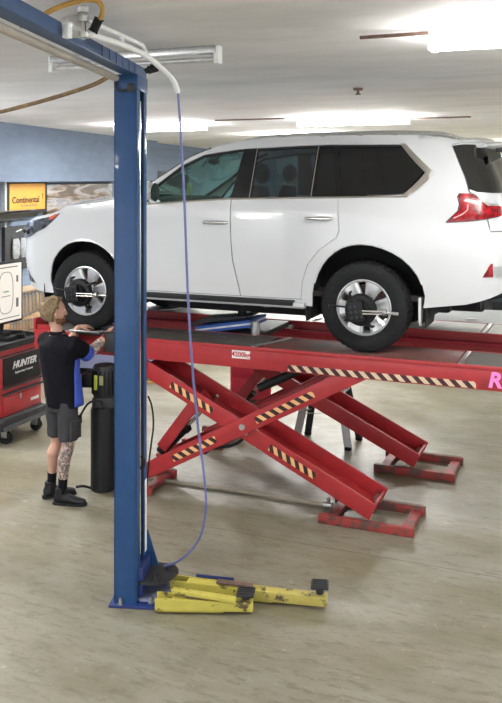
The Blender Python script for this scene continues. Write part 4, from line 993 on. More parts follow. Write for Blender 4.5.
# workbench with wrench board behind the cart
BU = -8.05
e0, e1 = on_u(22, 300, BU), on_u(66, 300, BU)
by0 = e0.y-.9; by1 = e1.y+.35; bz0 = on_u(45, 331, BU).z; bz1 = on_u(30, 289, BU).z
bench = thing('workbench', 'tan wooden workbench behind the red cart, along the blue wall', 'workbench', (BU, (by0+by1)/2, 0))
hb = (by1-by0)/2
MB().box((-.62, -hb, bz0-.09), (.25, hb, bz0-.04), .006).build('worktop', M['cardboard'], bench)
for x in (-.55, .18):
    for y in (-hb+.06, hb-.06): MB().box((x-.035, y-.035, 0), (x+.035, y+.035, bz0-.09), .004).build('leg', M['wood'], bench)
MB().box((-.06, -hb, bz0-.04), (-.02, hb, bz1-.03), .004).build('peg_board', M['wood'], bench)
MB().box((-.30, -hb, bz1-.03), (.06, hb, bz1), .004).build('shelf', M['cardboard'], bench)
def wrench_mesh(Lw, w_):
    mb = MB(); mb.box((0, -w_*.32, -Lw), (.012, w_*.32, 0), .003)
    mb.lathe([(w_*.35, -.006), (w_*.75, -.006), (w_*.75, .006), (w_*.35, .006), (w_*.35, -.006)], (.006, 0, .0), 'X', 20)
    for s_ in (1, -1): mb.prism([(0, -Lw), (s_*w_*.8, -Lw-.012), (s_*w_*.85, -Lw-.045), (s_*w_*.45, -Lw-.048), (s_*w_*.38, -Lw-.02), (0, -Lw-.015)], .012, lambda a, b, d: Vector((d, a, b)))
    return mb.mesh('wrench')
ntop, nbot = 11, 16
ordw = ['first', 'second', 'third', 'fourth', 'fifth', 'sixth', 'seventh', 'eighth', 'ninth', 'tenth', 'eleventh', 'twelfth', 'thirteenth', 'fourteenth', 'fifteenth', 'sixteenth']
ma = wrench_mesh(.25, .05); mbw = wrench_mesh(.13, .030)
for i in range(ntop):
    px = 23+i*3.6; y = on_u(px, 295, BU).y
    o = link('wrench', ma, M['steel'], None, (BU-.019, y, bz1-.075)); o.scale = (1, 1, 1.15-.035*i)
    tag(o, f'large steel wrench hanging {ordw[i]} from the left in the top row of the board', 'wrench', 'large wrenches on the board')
for i in range(nbot):
    px = 12+i*3.0; y = on_u(px, 318, BU).y
    o = link('wrench', mbw, M['steel'], None, (BU-.019, y, bz0+.235)); o.scale = (1, 1, 1.1-.02*i)
    tag(o, f'small steel wrench hanging {ordw[i]} from the left in the bottom row of the board', 'wrench', 'small wrenches on the board')
p_ = on_u(17, 286, BU+.0)
o = MB().box((-.09, -.16, 0), (.05, .16, .07), .015).tube([(-.02, -.08, .07), (-.02, -.06, .11), (-.02, .06, .11), (-.02, .08, .07)], .009, 8, 1).build('tool_case', M['cartred'], None, (BU-.1, p_.y, bz1)); tag(o, 'small red tool case lying on the shelf above the wrench board', 'case')
p_ = on_u(9, 286, BU+.0)
o = MB().lathe([(0, 0), (.05, 0), (.055, .01), (.055, .07), (.035, .09), (.0, .09)], (0, 0, 0), 'Z', 20).build('oil_can', M['plastic'], None, (BU-.1, p_.y-.12, bz1)); tag(o, 'black can on the shelf beside the red tool case', 'can')

# sign, poster panels and mural on the wall
def hit_wall(px, py, n=0.02):
    a = WA+WN*n; k = (px-CX)/FP
    d = Vector((k*CS-SN, k*SN+CS, 0))              # per unit depth
    Z = (a.x*WN.x+a.y*WN.y)/(d.x*WN.x+d.y*WN.y)
    P = at_z(px, py, Z); t = (P-WA).dot(WD); return t, P.z
# a second blue bay divider carries the signs nearer to the bench
def wall_panel(name, x0, y0, x1, y1, n, m, label, cat, th=.03):
    t0, z1 = hit_wall(x0, y0, n); t1, z0 = hit_wall(x1, y1, n); zt_ = hit_wall((x0+x1)/2, y0, n)[1]; zb_ = hit_wall((x0+x1)/2, y1, n)[1]
    r = thing(name, label, cat, wallp((t0+t1)/2, n-th, (zt_+zb_)/2), math.atan2(WD.y, WD.x)); w_, h_ = abs(t1-t0), zt_-zb_
    return r, w_, h_
# local frame of a panel: x along the wall (away), y into the wall, z up
def flatbox(w_, h_, y0, y1, cx_=0, cz=0, bev=.004): return MB().box((cx_-w_/2, y0, cz-h_/2), (cx_+w_/2, y1, cz+h_/2), bev)
W_FACE = ((1, 0, 0), (0, 0, 1), (0, -1, 0))
sg, w_, h_ = wall_panel('brand_sign', 10.5, 183.5, 46, 210, .10, None, 'orange tyre brand sign under the blue lintel', 'sign')
fr = flatbox(w_*1.16, h_*1.25, -.0, .06, 0, -.02).build('frame', M['charcoal'], sg)
flatbox(w_, h_, -.012, .0).build('face', M['orange'], sg)
text('brand_lettering', 'Continental', h_*.33, M['black'], sg, (-w_*.06, -.0145, -h_*.12), W_FACE, sx=w_*.80/(h_*.33*5.0), bold=.003)
text('tagline_lettering', 'The Future in Motion', h_*.12, M['ink_grey'], sg, (w_*.02, -.0145, -h_*.33), W_FACE, sx=w_*.50/(h_*.12*9.2))
mb = MB(); hp = [(0, -.5), (.18, -.15), (.08, .1), (.30, .45), (.0, .62), (-.22, .45), (-.10, .1), (-.05, -.2)]
mb.prism([(w_*.42+a*h_*.16, b*h_*.22-.02*h_) for a, b in hp], .003, lambda a, b, d: Vector((a, -.0125-d, b))); mb.build('emblem', M['black'], sg)
pt, w_, h_ = wall_panel('mural_panel', 48, 184, 113, 214, .10, None, 'blurred brown and silver picture panel under the lintel above the hood', 'picture')
def mural():
    m = bpy.data.materials.new('streaked_picture'); m.use_nodes = True; nt = m.node_tree; b = nt.nodes['Principled BSDF']; b.inputs['Roughness'].default_value = .35
    tc = nt.nodes.new('ShaderNodeTexCoord'); mp_ = nt.nodes.new('ShaderNodeMapping'); nt.links.new(tc.outputs['Object'], mp_.inputs[0]); mp_.inputs['Scale'].default_value = (.32, 1, 2.2); mp_.inputs['Rotation'].default_value = (0, .25, 0)
    n = nt.nodes.new('ShaderNodeTexNoise'); n.inputs['Scale'].default_value = 2.6; n.inputs['Detail'].default_value = 3; n.inputs['Distortion'].default_value = 1.2; nt.links.new(mp_.outputs[0], n.inputs[0])
    r = nt.nodes.new('ShaderNodeValToRGB'); nt.links.new(n.outputs[0], r.inputs[0]); e = r.color_ramp.elements
    e[0].position = .30; e[0].color = (.05, .04, .04, 1); e[1].position = .68; e[1].color = (.42, .43, .46, 1)
    for p, c_ in ((.42, (.10, .065, .04, 1)), (.48, (.26, .19, .13, 1)), (.54, (.38, .37, .38, 1)), (.60, (.20, .20, .22, 1))): q = e.new(p); q.color = c_
    nt.links.new(r.outputs[0], b.inputs['Base Color']); return m
flatbox(w_*1.02, h_*1.05, .0, .05).build('frame', M['charcoal'], pt); flatbox(w_, h_, -.012, .0).build('picture_face', mural(), pt)
ty_, w_, h_ = wall_panel('tyre_display', 6, 226, 32, 270, .12, None, 'dark display panel with two pale tyre tread shapes left of the hood', 'display')
flatbox(w_, h_, -.01, .06).build('board', M['charcoal'], ty_)
for i, cx_ in enumerate((-.14, .16)):
    mb = MB(); mb.loft([((cx_*w_*1.0, -.03, -h_*.22), w_*.10, .02), ((cx_*w_, -.045, -h_*.12), w_*.135, .035), ((cx_*w_, -.045, h_*.12), w_*.135, .035), ((cx_*w_, -.03, h_*.22), w_*.10, .02)], 16); mb.build('tread_sample', mat('pale_tread_picture', (.26, .27, .28), .6, var=.3, scale=20), ty_)
MB().prism([(-w_*.1, h_*.36), (w_*.12, h_*.40), (w_*.12, h_*.425), (-w_*.1, h_*.385)], .003, lambda a, b, d: Vector((a, -.012-d, b))).build('lettering_bar', M['white'], ty_)
cn, w_, h_ = wall_panel('gloss_canopy', -8, 212, 50, 228, .75, None, 'glossy black curved canopy below the orange sign', 'canopy')
mb = MB(); prof = [(0, -.09), (-.30, -.06), (-.48, .02), (-.52, .10), (-.48, .12), (-.40, .06), (-.2, .02), (0, .01)]
mb.prism(prof, w_, lambda a, b, d: Vector((-w_/2+d, a+.70, b))); mb.build('canopy_shell', mat('gloss_black', (.010, .010, .011), .25, coat=.4), cn)
mb = MB(); mb.prism([(-.30, .06), (-.47, .135), (-.46, .15), (-.29, .08)], w_*.96, lambda a, b, d: Vector((-w_*.48+d, a+.70, b))); mb.build('bright_edge', M['chrome'], cn)
o = wallbox(*(lambda t: (t-.05, t+.02))(hit_wall(4.2, 190, .05)[0]), 0, .09, .4, 2.93).build('pipe_drop', M['galv'], None); o.location = (0, 0, 0); tag(o, 'pale vertical pipe on the blue wall left of the orange sign', 'pipe')

# dark openings of the far bays under the lintel
t0 = hit_wall(118, 170, .02)[0]; t1 = hit_wall(200, 170, .02)[0]
struct('window_1', wallbox(t0, t0+5.5, 0, .03, 1.2, 3.18), mat('dark_far_window', (.03, .028, .028), .25))

# blue-grey steel bench behind the mechanic
c = ground(101, 377)
lb_ = thing('storage_bench', 'blue grey steel bench seen behind the mechanic and the power unit', 'bench', (c.x, c.y, 0), .15)
MB().box((-.45, 0, .12), (1.0, .55, .80), .01).build('body', M['slate'], lb_)
MB().box((-.50, -.03, .80), (1.05, .60, .85), .01).build('top', mat('pale_slate_top', (.30, .32, .40), .5), lb_)
for x in (-.40, .95): MB().box((x-.03, .03, 0), (x+.03, .5, .12)).build('foot', M['charcoal'], lb_)
for x in (-.15, .3, .75): MB().box((x-.12, -.02, .58), (x+.12, -.002, .61), .004).build('pull_handle', M['charcoal'], lb_)

# black case at the runway, beside the blue post
c = on_v(112, 341, 7.0)
o = thing('sensor_box', 'dark grey box hanging on the runway edge beside the blue post', 'box', (c.x, 6.99, c.z))
MB().box((-.055, -.06, -.10), (.08, .05, .09), .012).build('body', M['charcoal'], o)
MB().box((-.04, .04, .06), (.06, .12, .10), .004).build('hook', M['steel'], o)
c = on_v(88, 333.5, 7.0)
o = thing('plate_bar', 'dark bar on the runway in front of the front wheel', 'bar', (c.x, 7.02, LZ+.004))
MB().box((-.16, -.04, .0), (.16, .03, .022), .006).build('bar', M['charcoal'], o); MB().cyl((-.18, -.06, .035), (.15, -.06, .035), .010).build('handle', M['steel'], o)

# ================================================================== silver car on the floor behind the lift
ss = Shape([(.2, .84), (.45, .88), (.7, .89), (.9, .87), (.98, .84), (1.1, .78), (1.3, .68), (1.42, .58)],
           [(.2, 3.55), (.5, 3.62), (.9, 3.58), (1.0, 3.5), (1.42, 3.2)], [(.2, -.80), (.5, -.86), (.7, -.82), (.85, -.7), (1.42, -.5)],
           (2.6, 3.1, -.15, -.4), .3, .3, .4, .4)
fsz = ground(430, 308.5, .98)                      # a point on its belt line, at the near side
SC0 = Vector((fsz.x-.85, fsz.y+.86, 0))
sed = thing('parked_car', 'silver parked car on the floor behind the red lift', 'car', SC0)
sm_, sx_ = ss.pmin, ss.pmax
B1 = arch(0, .32, .37, .37, .22, .22); B2 = arch(2.65, .32, .37, .37, .22, .22)
top2 = [(sx_, 1.02), (3.2, 1.04), (2.9, 1.10), (2.55, 1.32), (2.2, 1.41), (1.7, 1.44), (1.25, 1.41), (.9, 1.26), (.45, .99)]
hood2 = [(.45, .99), (0, .93), (-.3, .86), (-.5, .80), (-.8, .74), (sm_, .74)]
dlo2 = [(.62, .985), (.95, 1.20), (1.28, 1.36), (1.7, 1.385), (2.2, 1.35), (2.5, 1.26), (2.72, 1.12), (2.74, 1.02)]
mb = MB(); panel(mb, ss, [(sm_, .24), (-.37, .22)]+B1[1:-1]+[(.37, .22), (2.28, .22)]+B2[1:-1]+[(3.02, .22), (sx_, .30)]+top2+hood2[1:], holes=[dlo2], step=.08)
cap(mb, ss, dens(hood2, .08, False), .04, nx=12); cap(mb, ss, dens(top2[3:7], .06, False), .03, nx=12); cap(mb, ss, dens(top2[:3], .08, False), .015, nx=12)
shell('body', mb, M['silver_car'], sed, .02)
for nm, e in (('windscreen', top2[6:]), ('rear_window', top2[2:4])):
    mb = MB(); cap(mb, ss, dens(e, .06, False), .02, nx=12, shift=-.1 if nm == 'windscreen' else .1); shell(nm, mb, M['glass'], sed, .005)
for sd in (1, -1):
    mb = MB(); panel(mb, ss, dlo2, sides=(sd,), inset=.012, step=.08); shell('side_glass', mb, M['tint'], sed, .004)
    mb = MB(); panel(mb, ss, [(1.60, 1.0), (1.56, 1.40), (1.66, 1.40), (1.69, 1.0)], sides=(sd,), inset=.003, step=.06); shell('window_pillar', mb, M['plastic'], sed, .01)
    for x0 in (.52, 1.62, 2.62):
        mb = MB(); strip_tube(mb, ss, [(x0, .98), (x0+.02, .6), (x0+(.05 if x0 < 2 else -.15), .32)], .004, sd, 0); mb.build('door_gap', M['liner'], sed)
    for x0 in (1.40, 2.42):
        mb = MB(); mb.loft([(ss.co(x0, .86, sd, -.02), .012, .014), (ss.co(x0+.16, .865, sd, -.02), .012, .014)], 10); mb.build('door_handle', M['silver_car'], sed)
    mb = MB(); mb.ball((.72, -sd*.97, 1.02), .09, (.6, 1, .7), 16); mb.build('door_mirror', M['silver_car'], sed)
    mb = MB(); panel(mb, ss, [(-.35, .80), (-.75, .70), (-.75, .60), (-.5, .62)], sides=(sd,), inset=-.006, step=.05); shell('headlamp', mb, M['clear_lens'], sed, .01)
    mb = MB(); panel(mb, ss, [(3.05, .92), (3.4, .95), (3.4, .80), (3.15, .80)], sides=(sd,), inset=-.006, step=.05); shell('tail_lamp', mb, M['red_lens'], sed, .01)
mb = MB(); panel(mb, ss, [(sm_, .26), (-.40, .26)]+arch(0, .32, .40, .40, .24, .24)[1:-1]+[(.40, .26), (2.26, .26)]+arch(2.65, .32, .40, .40, .24, .24)[1:-1]+[(3.04, .26), (sx_, .32), (sx_, .9), (0.4, .9), (-.3, .74), (sm_, .66)], inset=.04, step=.12); shell('inner_liner', mb, M['liner'], sed, 0)
MB().box((-.6, -.45, .18), (3.3, .45, .26)).box((.42, -.80, .2), (2.25, .80, .28)).build('underbody', M['liner'], sed)
for y in (-.36, .36):
    MB().loft([((1.2, y, .30), .24, .24), ((1.25, y, .55), .24, .24)], 12).loft([((1.45, y, .5), .09, .22), ((1.58, y, .95), .07, .20), ((1.60, y, 1.18), .05, .11)], 12).build('seat', M['seat'], sed)
w2 = WheelSet(.325, .20, .21)
for x in (0, 2.65):
    for sd in (1, -1): w2.put(sed, x, -sd*.765, .326, sd)

# dark cabinet run far behind the lift
c = ground(160, 352); c2 = ground(335, 352)
w_ = (c2-c).length
dk = thing('storage_cabinet', 'long dark storage cabinet far behind the lift, seen below the white vehicle', 'cabinet', c, math.atan2((c2-c).y, (c2-c).x))
MB().box((0, 0, .08), (w_, .6, 1.15), .01).build('body', M['charcoal'], dk)
MB().box((-.04, -.04, 1.15), (w_+.04, .64, 1.20), .008).build('top', M['slate'], dk)
for i in range(5): MB().box((w_*i/5+.03, -.018, .14), (w_*(i+1)/5-.03, .002, 1.10), .006).build('door', M['plastic'], dk)
MB().box((.05, .05, 0), (w_-.05, .55, .08)).build('plinth', M['plastic'], dk)

# ================================================================== mechanic
g = ground(60, 501.5)
per = thing('person', 'person in black shirt and grey cargo shorts reaching to the front wheel', 'person', (g.x, g.y, 0), TH)
def remesh(mb, voxel, smooth_it=6):
    me = bpy.data.meshes.new('tmp'); bmesh.ops.recalc_face_normals(mb.b, faces=mb.b.faces); mb.b.to_mesh(me); mb.b.free()
    o = bpy.data.objects.new('tmp', me); COL.objects.link(o)
    r = o.modifiers.new('r', 'REMESH'); r.mode = 'VOXEL'; r.voxel_size = voxel
    s = o.modifiers.new('s', 'SMOOTH'); s.iterations = smooth_it; s.factor = .5
    out = bpy.data.meshes.new_from_object(o.evaluated_get(bpy.context.evaluated_depsgraph_get()))
    bpy.data.objects.remove(o); out.materials.clear()
    for p in out.polygons: p.use_smooth = True
    return out
V = Vector
SH = V((.86, -.50, 0)).normalized()                # line of the shoulders
FD = V((.50, .86, 0)).normalized()
HC = V((-.065, .05, 1.755)); HF = V((.90, .43, 0)).normalized(); HS = V((HF.y, -HF.x, 0))
def hp_(f, s, u): return HC+HF*f+HS*s+V((0, 0, u))
HR = Matrix((HF, V((0, 0, 1)).cross(HF), V((0, 0, 1)))).transposed()
def limb(mb, pts, seg=16): mb.loft([(p, a, b) for p, a, b in pts], seg)
kR, kL = V((.085, -.03, .55)), V((-.055, .12, .56))
aR, aL = V((.035, -.06, .12)), V((-.105, .11, .12))
hR, hL = V((.075, -.01, .92)), V((-.06, .10, .92))
def legs(mb, grow=0):
    for h, k, a in ((hR, kR, aR), (hL, kL, aL)):
        back = V((-.018, -.022, 0))
        limb(mb, [(h+V((0, 0, .08)), .085, .09), (h.lerp(k, .25), .083, .085), (h.lerp(k, .7), .066, .068), (k, .054, .056), (k.lerp(a, .14), .050, .052), (k.lerp(a, .32)+back, .058, .060), (k.lerp(a, .55)+back*.6, .048, .050), (k.lerp(a, .85), .033, .036), (a, .034, .038)])
mb = MB(); legs(mb)
mb.loft([(V((.01, .045, .86)), .12, .10, SH), (V((.01, .045, .98)), .158, .115, SH), (V((.01, .04, 1.10)), .145, .105, SH), (V((-.01, .03, 1.30)), .165, .115, SH), (V((-.02, .03, 1.44)), .17, .105, SH), (V((-.03, .035, 1.52)), .10, .08, SH), (V((-.035, .04, 1.56)), .062, .062, SH)], 24)
mb.loft([(V((-.038, .04, 1.50)), .062, .064), (V((-.045, .045, 1.60)), .055, .058), (HC+V((0, 0, -.08)), .055, .06)], 18)
# head: skull, jaw, brow, nose, lips, chin, ears
mb.ball(HC+V((0, 0, .01)), .10, (1.02, .80, 1.12), 28, HR)
mb.loft([(hp_(.015, 0, -.03), .078, .066), (hp_(.030, 0, -.085), .062, .052), (hp_(.045, 0, -.118), .040, .034)], 18)
mb.ball(hp_(.062, 0, -.10), .030, (1, 1, .9), 14)
mb.loft([(hp_(.094, 0, .022), .009, .010), (hp_(.108, 0, -.012), .012, .013), (hp_(.114, 0, -.030), .014, .016), (hp_(.100, 0, -.040), .012, .014)], 10)
mb.ball(hp_(.088, 0, -.064), .017, (.8, 1.4, .6), 12, HR); mb.ball(hp_(.084, 0, .034), .024, (.7, 2.0, .45), 12, HR)
for s_ in (1, -1):
    mb.ball(hp_(-.005, s_*.084, -.012), .030, (.75, .35, 1.1), 14, HR)
    mb.ball(hp_(.065, s_*.045, -.030), .026, (1, .8, .8), 12, HR)
# arms
sR, sL = V((.135, -.055, 1.47)), V((-.165, .13, 1.47))
eR, eL = V((.25, .12, 1.345)), V((-.01, .38, 1.36))
wR, wL = V((.385, .245, 1.485)), V((.085, .43, 1.545))
for s_, e, w_ in ((sR, eR, wR), (sL, eL, wL)):
    limb(mb, [(s_+(V((-.035, .03, 1.45))-s_)*.4, .06, .06), (s_, .058, .060), (s_.lerp(e, .5), .050, .052), (e, .046, .048), (e.lerp(w_, .25), .053, .050), (e.lerp(w_, .7), .042, .038), (w_, .032, .027)])
def hand(mb, w_, d, up, curl, side):
    """palm with four fingers of their own length and a thumb from its side"""
    d = d.normalized(); up = (up-d*up.dot(d)).normalized(); lt = d.cross(up)*side
    palm = w_+d*.085
    mb.loft([(w_-d*.01, .024, .020, lt), (w_+d*.03, .036, .017, lt), (w_+d*.07, .042, .015, lt), (palm, .040, .012, lt)], 14)
    for i, (off, ln) in enumerate(((-.030, .072), (-.010, .082), (.010, .076), (.029, .060))):
        p = palm+lt*off-d*.008; q = d; pts = [(p, .0092, .0092)]
        for seg, c in ((.44, .5), (.32, 1.0), (.26, .9)):
            ax = lt*(-1 if True else 1); q = (Matrix.Rotation(curl*c, 3, ax.normalized()*side) @ q)
            p = p+q*ln*seg; pts.append((p, .0088-.001*len(pts)*.5, .0085-.001*len(pts)*.5))
        mb.loft(pts, 10)
    b_ = w_+d*.025-lt*.030
    mb.loft([(b_, .014, .013), (b_+(d*.6-lt*.75-up*.2)*.034, .0115, .011), (b_+(d*1.3-lt*.95-up*.35)*.042, .010, .0095), (b_+(d*1.9-lt*.85-up*.5)*.046, .008, .0075)], 10)
hand(mb, wR, V((.30, .55, .60)), V((-.55, -.35, .7)), .45, 1)
hand(mb, wL, V((.85, .35, .02)), V((-.1, -.2, .9)), .35, -1)
body = link('body', remesh(mb, .0062, 4), M['skin'], per)
# clothes
TR = [(.880, .188, .132, V((.035, .04, 0))), (.95, .188, .136, V((.03, .04, 0))), (1.08, .184, .134, V((.015, .038, 0))), (1.22, .192, .138, V((-.008, .033, 0))), (1.36, .208, .142, V((-.022, .03, 0))), (1.45, .206, .130, V((-.028, .03, 0))), (1.505, .135, .095, V((-.028, .034, 0))), (1.545, .078, .074, V((-.035, .038, 0)))]
mb = MB(); mb.loft([(V((o_.x, o_.y, z)), a, b, SH) for z, a, b, o_ in TR], 32)
def sleeve(mb, s_, e, k, r0, r1): mb.loft([(s_+(V((-.03, .03, 1.44))-s_)*.55, .080, .082), (s_, .082, .084), (s_.lerp(e, k*.5), .078, .078), (s_.lerp(e, k), r0, r1)], 18)
sleeve(mb, sR, eR, .80, .072, .072); sleeve(mb, sL, eL, .80, .070, .070)
me = remesh(mb, .011, 5)
for v in me.vertices:                               # soft folds in the cloth
    n_ = noise.noise(v.co*7.5+V((3, 1, 0)))*.010+noise.noise(V((v.co.x*22, v.co.y*22, v.co.z*6)))*.005
    v.co += v.normal*n_
shirt = link('shirt', me, M['shirt'], per)
mb = MB(); mb.lathe([(.070, 0), (.078, .012), (.070, .034), (.062, .036), (.060, 0)], (-.036, .040, 1.540), 'Z', 28); mb.build('collar', M['shirt'], shirt)
def patch(name, m, z0, z1, a0, a1, off, lean=0, n=12):
    mb = MB(); rows = []
    for i in range(n+1):
        z = z0+(z1-z0)*i/n; k = 0
        while k < len(TR)-2 and TR[k+1][0] < z: k += 1
        t = (z-TR[k][0])/(TR[k+1][0]-TR[k][0]); a = TR[k][1]*(1-t)+TR[k+1][1]*t+off; b = TR[k][2]*(1-t)+TR[k+1][2]*t+off; c = TR[k][3].lerp(TR[k+1][3], t)
        row = []
        for j in range(7):
            an = math.radians((a0 if not lean else a0+lean*i/n)+(a1-a0-(lean*i/n if lean else 0))*j/6)
            y_ = V((0, 0, 1)).cross(SH); row.append(mb.b.verts.new(V((c.x, c.y, z))+SH*math.cos(an)*a+y_*math.sin(an)*b))
        rows.append(row)
    for p, q in zip(rows, rows[1:]):
        for j in range(6): mb.b.faces.new((p[j], p[j+1], q[j+1], q[j]))
    o = mb.build(name, m, shirt); s = o.modifiers.new('thickness', 'SOLIDIFY'); s.thickness = .006; s.offset = 0; return o
patch('blue_side_panel', M['shirtblue'], .90, 1.33, -26, 30, .010, 22)
patch('maroon_side_panel', M['maroon'], .95, 1.30, 196, 222, .006)
mb = MB(); mb.loft([(sR.lerp(eR, .60)+V((.008, .0, -.016)), .076, .074), (sR.lerp(eR, .86)+V((.008, .0, -.016)), .075, .073)], 18); mb.build('blue_sleeve_panel', M['shirtblue'], shirt)
mb = MB()
mb.loft([(V((.015, .045, .83)), .150, .110, SH), (V((.015, .045, .92)), .172, .122, SH), (V((.01, .042, 1.02)), .160, .115, SH)], 26)
for h, k in ((hR, kR), (hL, kL)):
    limb(mb, [(h+V((0, 0, .02)), .098, .100), (h.lerp(k, .35), .096, .098), (h.lerp(k, .72), .092, .094), (h.lerp(k, .93), .090, .092)], 20)
me = remesh(mb, .011, 3)
for v in me.vertices: v.co += v.normal*(noise.noise(v.co*9)*.009)
shorts = link('shorts', me, M['shorts'], per)
pk = hR.lerp(kR, .62)+V((.075, -.055, 0))
R_ = Matrix.Rotation(math.radians(-28), 3, 'Z')
mb = MB(); mb.box(pk-V((.012, .07, .085)), pk+V((.018, .07, .075)), .012, R_).box(pk+V((-.01, -.074, .045)), pk+V((.024, .074, .09)), .008, R_, pk); mb.build('cargo_pocket', M['shorts'], shorts)
# tattooed lower leg sleeve of ink, socks, boots
mb = MB(); back = V((-.018, -.022, 0))
mb.loft([(kR+V((0, 0, .03)), .0555, .0575), (kR.lerp(aR, .14), .0520, .0540), (kR.lerp(aR, .32)+back, .0600, .0620), (kR.lerp(aR, .55)+back*.6, .0500, .0520), (kR.lerp(aR, .80), .0365, .0395)], 24, False)
mb.build('tattoo', M['tattoo'], body)
mb = MB(); mb.loft([(eR.lerp(wR, .10), .0515, .0505), (eR.lerp(wR, .28), .0540, .0510), (eR.lerp(wR, .72), .0425, .0388)], 20, False); mb.build('tattoo', M['tattoo'], body)
for a, fd in ((aR, V((.97, -.16, 0))), (aL, V((.90, .42, 0)))):
    fd.normalize(); sd_ = V((fd.y, -fd.x, 0)); up = V((0, 0, 1))
    mb = MB(); mb.loft([(a+V((0, 0, -.02)), .040, .044), (a+V((.003, 0, .05)), .041, .044), (a+V((.006, 0, .115)), .043, .046)], 18); mb.build('sock', M['shirt'], per)
    mb = MB(); q = V((a.x, a.y, 0))
    def P3(f, s_, u): return q+fd*f+sd_*s_+up*u
    mb.loft([(P3(-.075, 0, .055), .030, .035, sd_), (P3(-.055, 0, .055), .040, .045, sd_), (P3(0, 0, .058), .043, .050, sd_), (P3(.07, 0, .052), .045, .042, sd_), (P3(.14, 0, .040), .050, .032, sd_), (P3(.20, 0, .034), .042, .026, sd_), (P3(.225, 0, .030), .022, .018, sd_)], 20)
    mb.loft([(P3(-.012, 0, .06), .046, .058, sd_), (P3(-.010, 0, .13), .046, .054, sd_), (P3(-.012, 0, .155), .048, .055, sd_)], 20)
    bo = link('boot', remesh(mb, .008, 4), M['boot'], per)
    out = [(-.085, .028), (-.06, .043), (0, .046), (.07, .048), (.14, .054), (.20, .046), (.232, .024)]
    mb = MB(); mb.prism([(f, s_) for f, s_ in out]+[(f, -s_) for f, s_ in out[::-1]], .020, lambda x, y, d: P3(x, y, .001+d)); mb.build('sole', M['rubber'], bo)
    mb = MB()
    for i in range(4): mb.tube([P3(.030+.022*i, -.028, .104-.012*i), P3(.038+.022*i, 0, .112-.013*i), P3(.030+.022*i, .028, .104-.012*i)], .004, 6)
    mb.build('laces', M['charcoal'], bo)
# hair, beard, eyes, wrist band
def shell_ball(c, r, s3, keep, amp, fr, seg=40):
    mb = MB(); mb.ball((0, 0, 0), r, s3, seg)
    for v in mb.b.verts:
        v.co += v.co.normalized()*(noise.noise(v.co*fr)*amp+noise.noise(v.co*fr*2.7)*amp*.6)
    bmesh.ops.delete(mb.b, geom=[v for v in mb.b.verts if not keep(v.co/r)], context='VERTS')
    for v in mb.b.verts: v.co = HR @ v.co+c
    return mb
mb = shell_ball(HC+HF*(-.014)+V((0, 0, .014)), .112, (1.04, .90, 1.18), lambda v: (v.x < .42 or v.z > .72) and not (v.z < -.30 and v.x > -.05) and v.z > -.95 and not (v.x > .05 and v.z < .10), .020, 26)
o = mb.build('hair', M['hair'], per); s = o.modifiers.new('thickness', 'SOLIDIFY'); s.thickness = .012; s.offset = -1
mb = shell_ball(HC+HF*.028+V((0, 0, -.062)), .080, (.92, .86, .98), lambda v: v.z < .02 and v.x > -.30 and not (v.x > .80 and v.z > -.25 and abs(v.y) < .25), .012, 34)
o = mb.build('beard', mat('reddish_beard', (.16, .075, .035), .8, var=.4, scale=60, bump=.6, bscale=120), per); s = o.modifiers.new('thickness', 'SOLIDIFY'); s.thickness = .010; s.offset = 0
for s_ in (1, -1):
    e = MB().ball(hp_(.084, s_*.031, .014), .0115, seg=14).build('eye', M['white'], per)
    MB().ball(hp_(.0925, s_*.031, .014), .0052, seg=10).build('iris', M['black'], e)
d_ = (wR-eR).normalized(); MB().cyl(wR-d_*.035, wR-d_*.012, .0375, seg=20, bev=.004).build('wrist_band', M['cartred'], per)

# ================================================================== camera, world, view
cd = bpy.data.cameras.new('camera'); co = bpy.data.objects.new('camera', cd); COL.objects.link(co)
co.location = (0, 0, H); co.rotation_euler = (PI/2, 0, TH)
cd.sensor_fit = 'VERTICAL'; cd.sensor_height = 24; cd.lens = FP/703*24; cd.shift_y = -(351.5-YH)/703; cd.clip_end = 100
sc.camera = co
w = bpy.data.worlds.new('world'); sc.world = w; w.use_nodes = True
w.node_tree.nodes['Background'].inputs[0].default_value = (.92, .96, 1, 1); w.node_tree.nodes['Background'].inputs[1].default_value = 1.2
def fill_area(px, L, e, sy=.3):  # added fill without a fixture: one area light down, one up
    ld = bpy.data.lights.new('added_ceiling_fill', 'AREA'); ld.shape = 'RECTANGLE'; ld.size = L; ld.size_y = sy; ld.energy = e; ld.color = (1, .995, .98)
    lo = bpy.data.objects.new('added_ceiling_fill', ld); COL.objects.link(lo); lo.location = px
    lo = bpy.data.objects.new('added_ceiling_fill', ld.copy()); COL.objects.link(lo); lo.location = (px[0], px[1], px[2]-.1); lo.rotation_euler = (PI, 0, 0); lo.data.energy = e*.9
lc = ceil_pt(433, 31)
light((lc.x+.75, lc.y), 1.5, 'lit fluorescent batten at the right edge of the ceiling', power=12, up=26)
lc = (ceil_pt(295, 117)+ceil_pt(410, 117))/2
light((lc.x, lc.y), 1.75, 'lit fluorescent batten on the ceiling above the roof of the white vehicle', power=70)
lc = ground(160, 124, ZC)
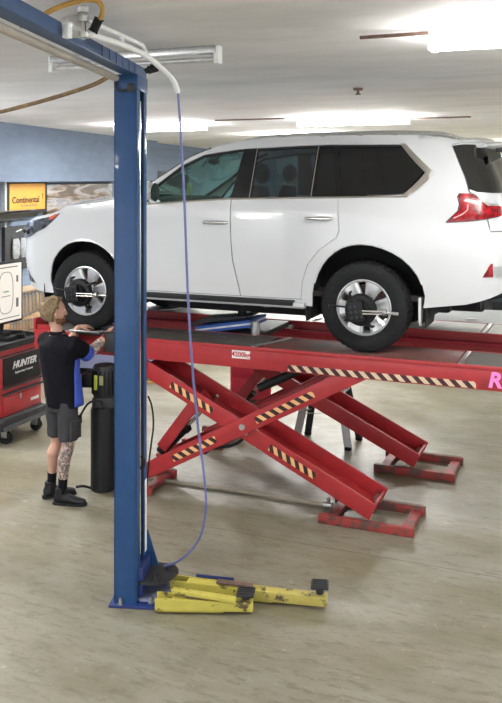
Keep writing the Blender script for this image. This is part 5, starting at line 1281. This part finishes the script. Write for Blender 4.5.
light((lc.x, lc.y), 1.75, 'lit fluorescent batten on the far ceiling, behind the blue post', power=70)
lc = (ceil_pt(44, 58)+ceil_pt(230, 44))/2
light((lc.x, lc.y), 1.42, 'unlit grey fluorescent batten behind the blue overhead beam', lit=False, slim=True)
for q, (a_, b_) in enumerate((((215, 118.5), (293, 118)), ((412, 116.5), (470, 114.5)), ((360, 33), (432, 31.5)))):
    p_, r_ = ceil_pt(*a_), ceil_pt(*b_)
    o = MB().cyl(p_+Vector((0, 0, -.03)), Vector((r_.x, p_.y, ZC-.03)), .012, seg=10).build('trim_%d' % (q+3), M['rust'], None); o['kind'] = 'structure'
p_ = ceil_pt(358, 88)
o = MB().cyl((0, 0, -.02), (0, 0, 0), .05, seg=20, bev=.004).cyl((0, 0, -.06), (0, 0, -.02), .015, seg=12).cyl((0, 0, -.07), (0, 0, -.06), .03, seg=12).build('sprinkler', M['rust'], None, p_); tag(o, 'small dark sprinkler head on the ceiling', 'sprinkler')
def fill_point(x, y, z, e):  # unseen point light, added to brighten ceiling and walls
    ld = bpy.data.lights.new('added_point_fill', 'POINT'); ld.energy = e; ld.shadow_soft_size = .35; ld.color = (1, .995, .98)
    lo = bpy.data.objects.new('added_point_fill', ld); COL.objects.link(lo); lo.location = (x, y, z)
for x, y, e in ((-4.5, 1.0, 50), (.5, .5, 12), (1.5, -2, 16), (-8.0, 7.5, 90), (-6.5, 4.5, 50)): fill_area((x, y, ZC-.12), 1.5, e)
for x, y, e in ((4.2, 1.0, 18), (4.8, 6, 15), (5, 11, 120), (6, 18, 170), (-5.6, .6, 90), (-8.6, 9.0, 25), (3.2, 10.8, 60)): fill_point(x, y, 3.45, e)
for x, y, e in ((-5, 22, 160), (-1, 22, 160), (-8, 29, 220), (-3, 29, 220), (-6, 17, 120)): fill_area((x, y, ZC-.12), 1.8, e)  # added fill over the far hall, out of sight behind the vehicle
vs = sc.view_settings; vs.view_transform = 'Standard'; vs.look = 'None'; vs.gamma = 1; vs.use_curve_mapping = False; vs.exposure = .88
sc.cycles.use_denoising = True
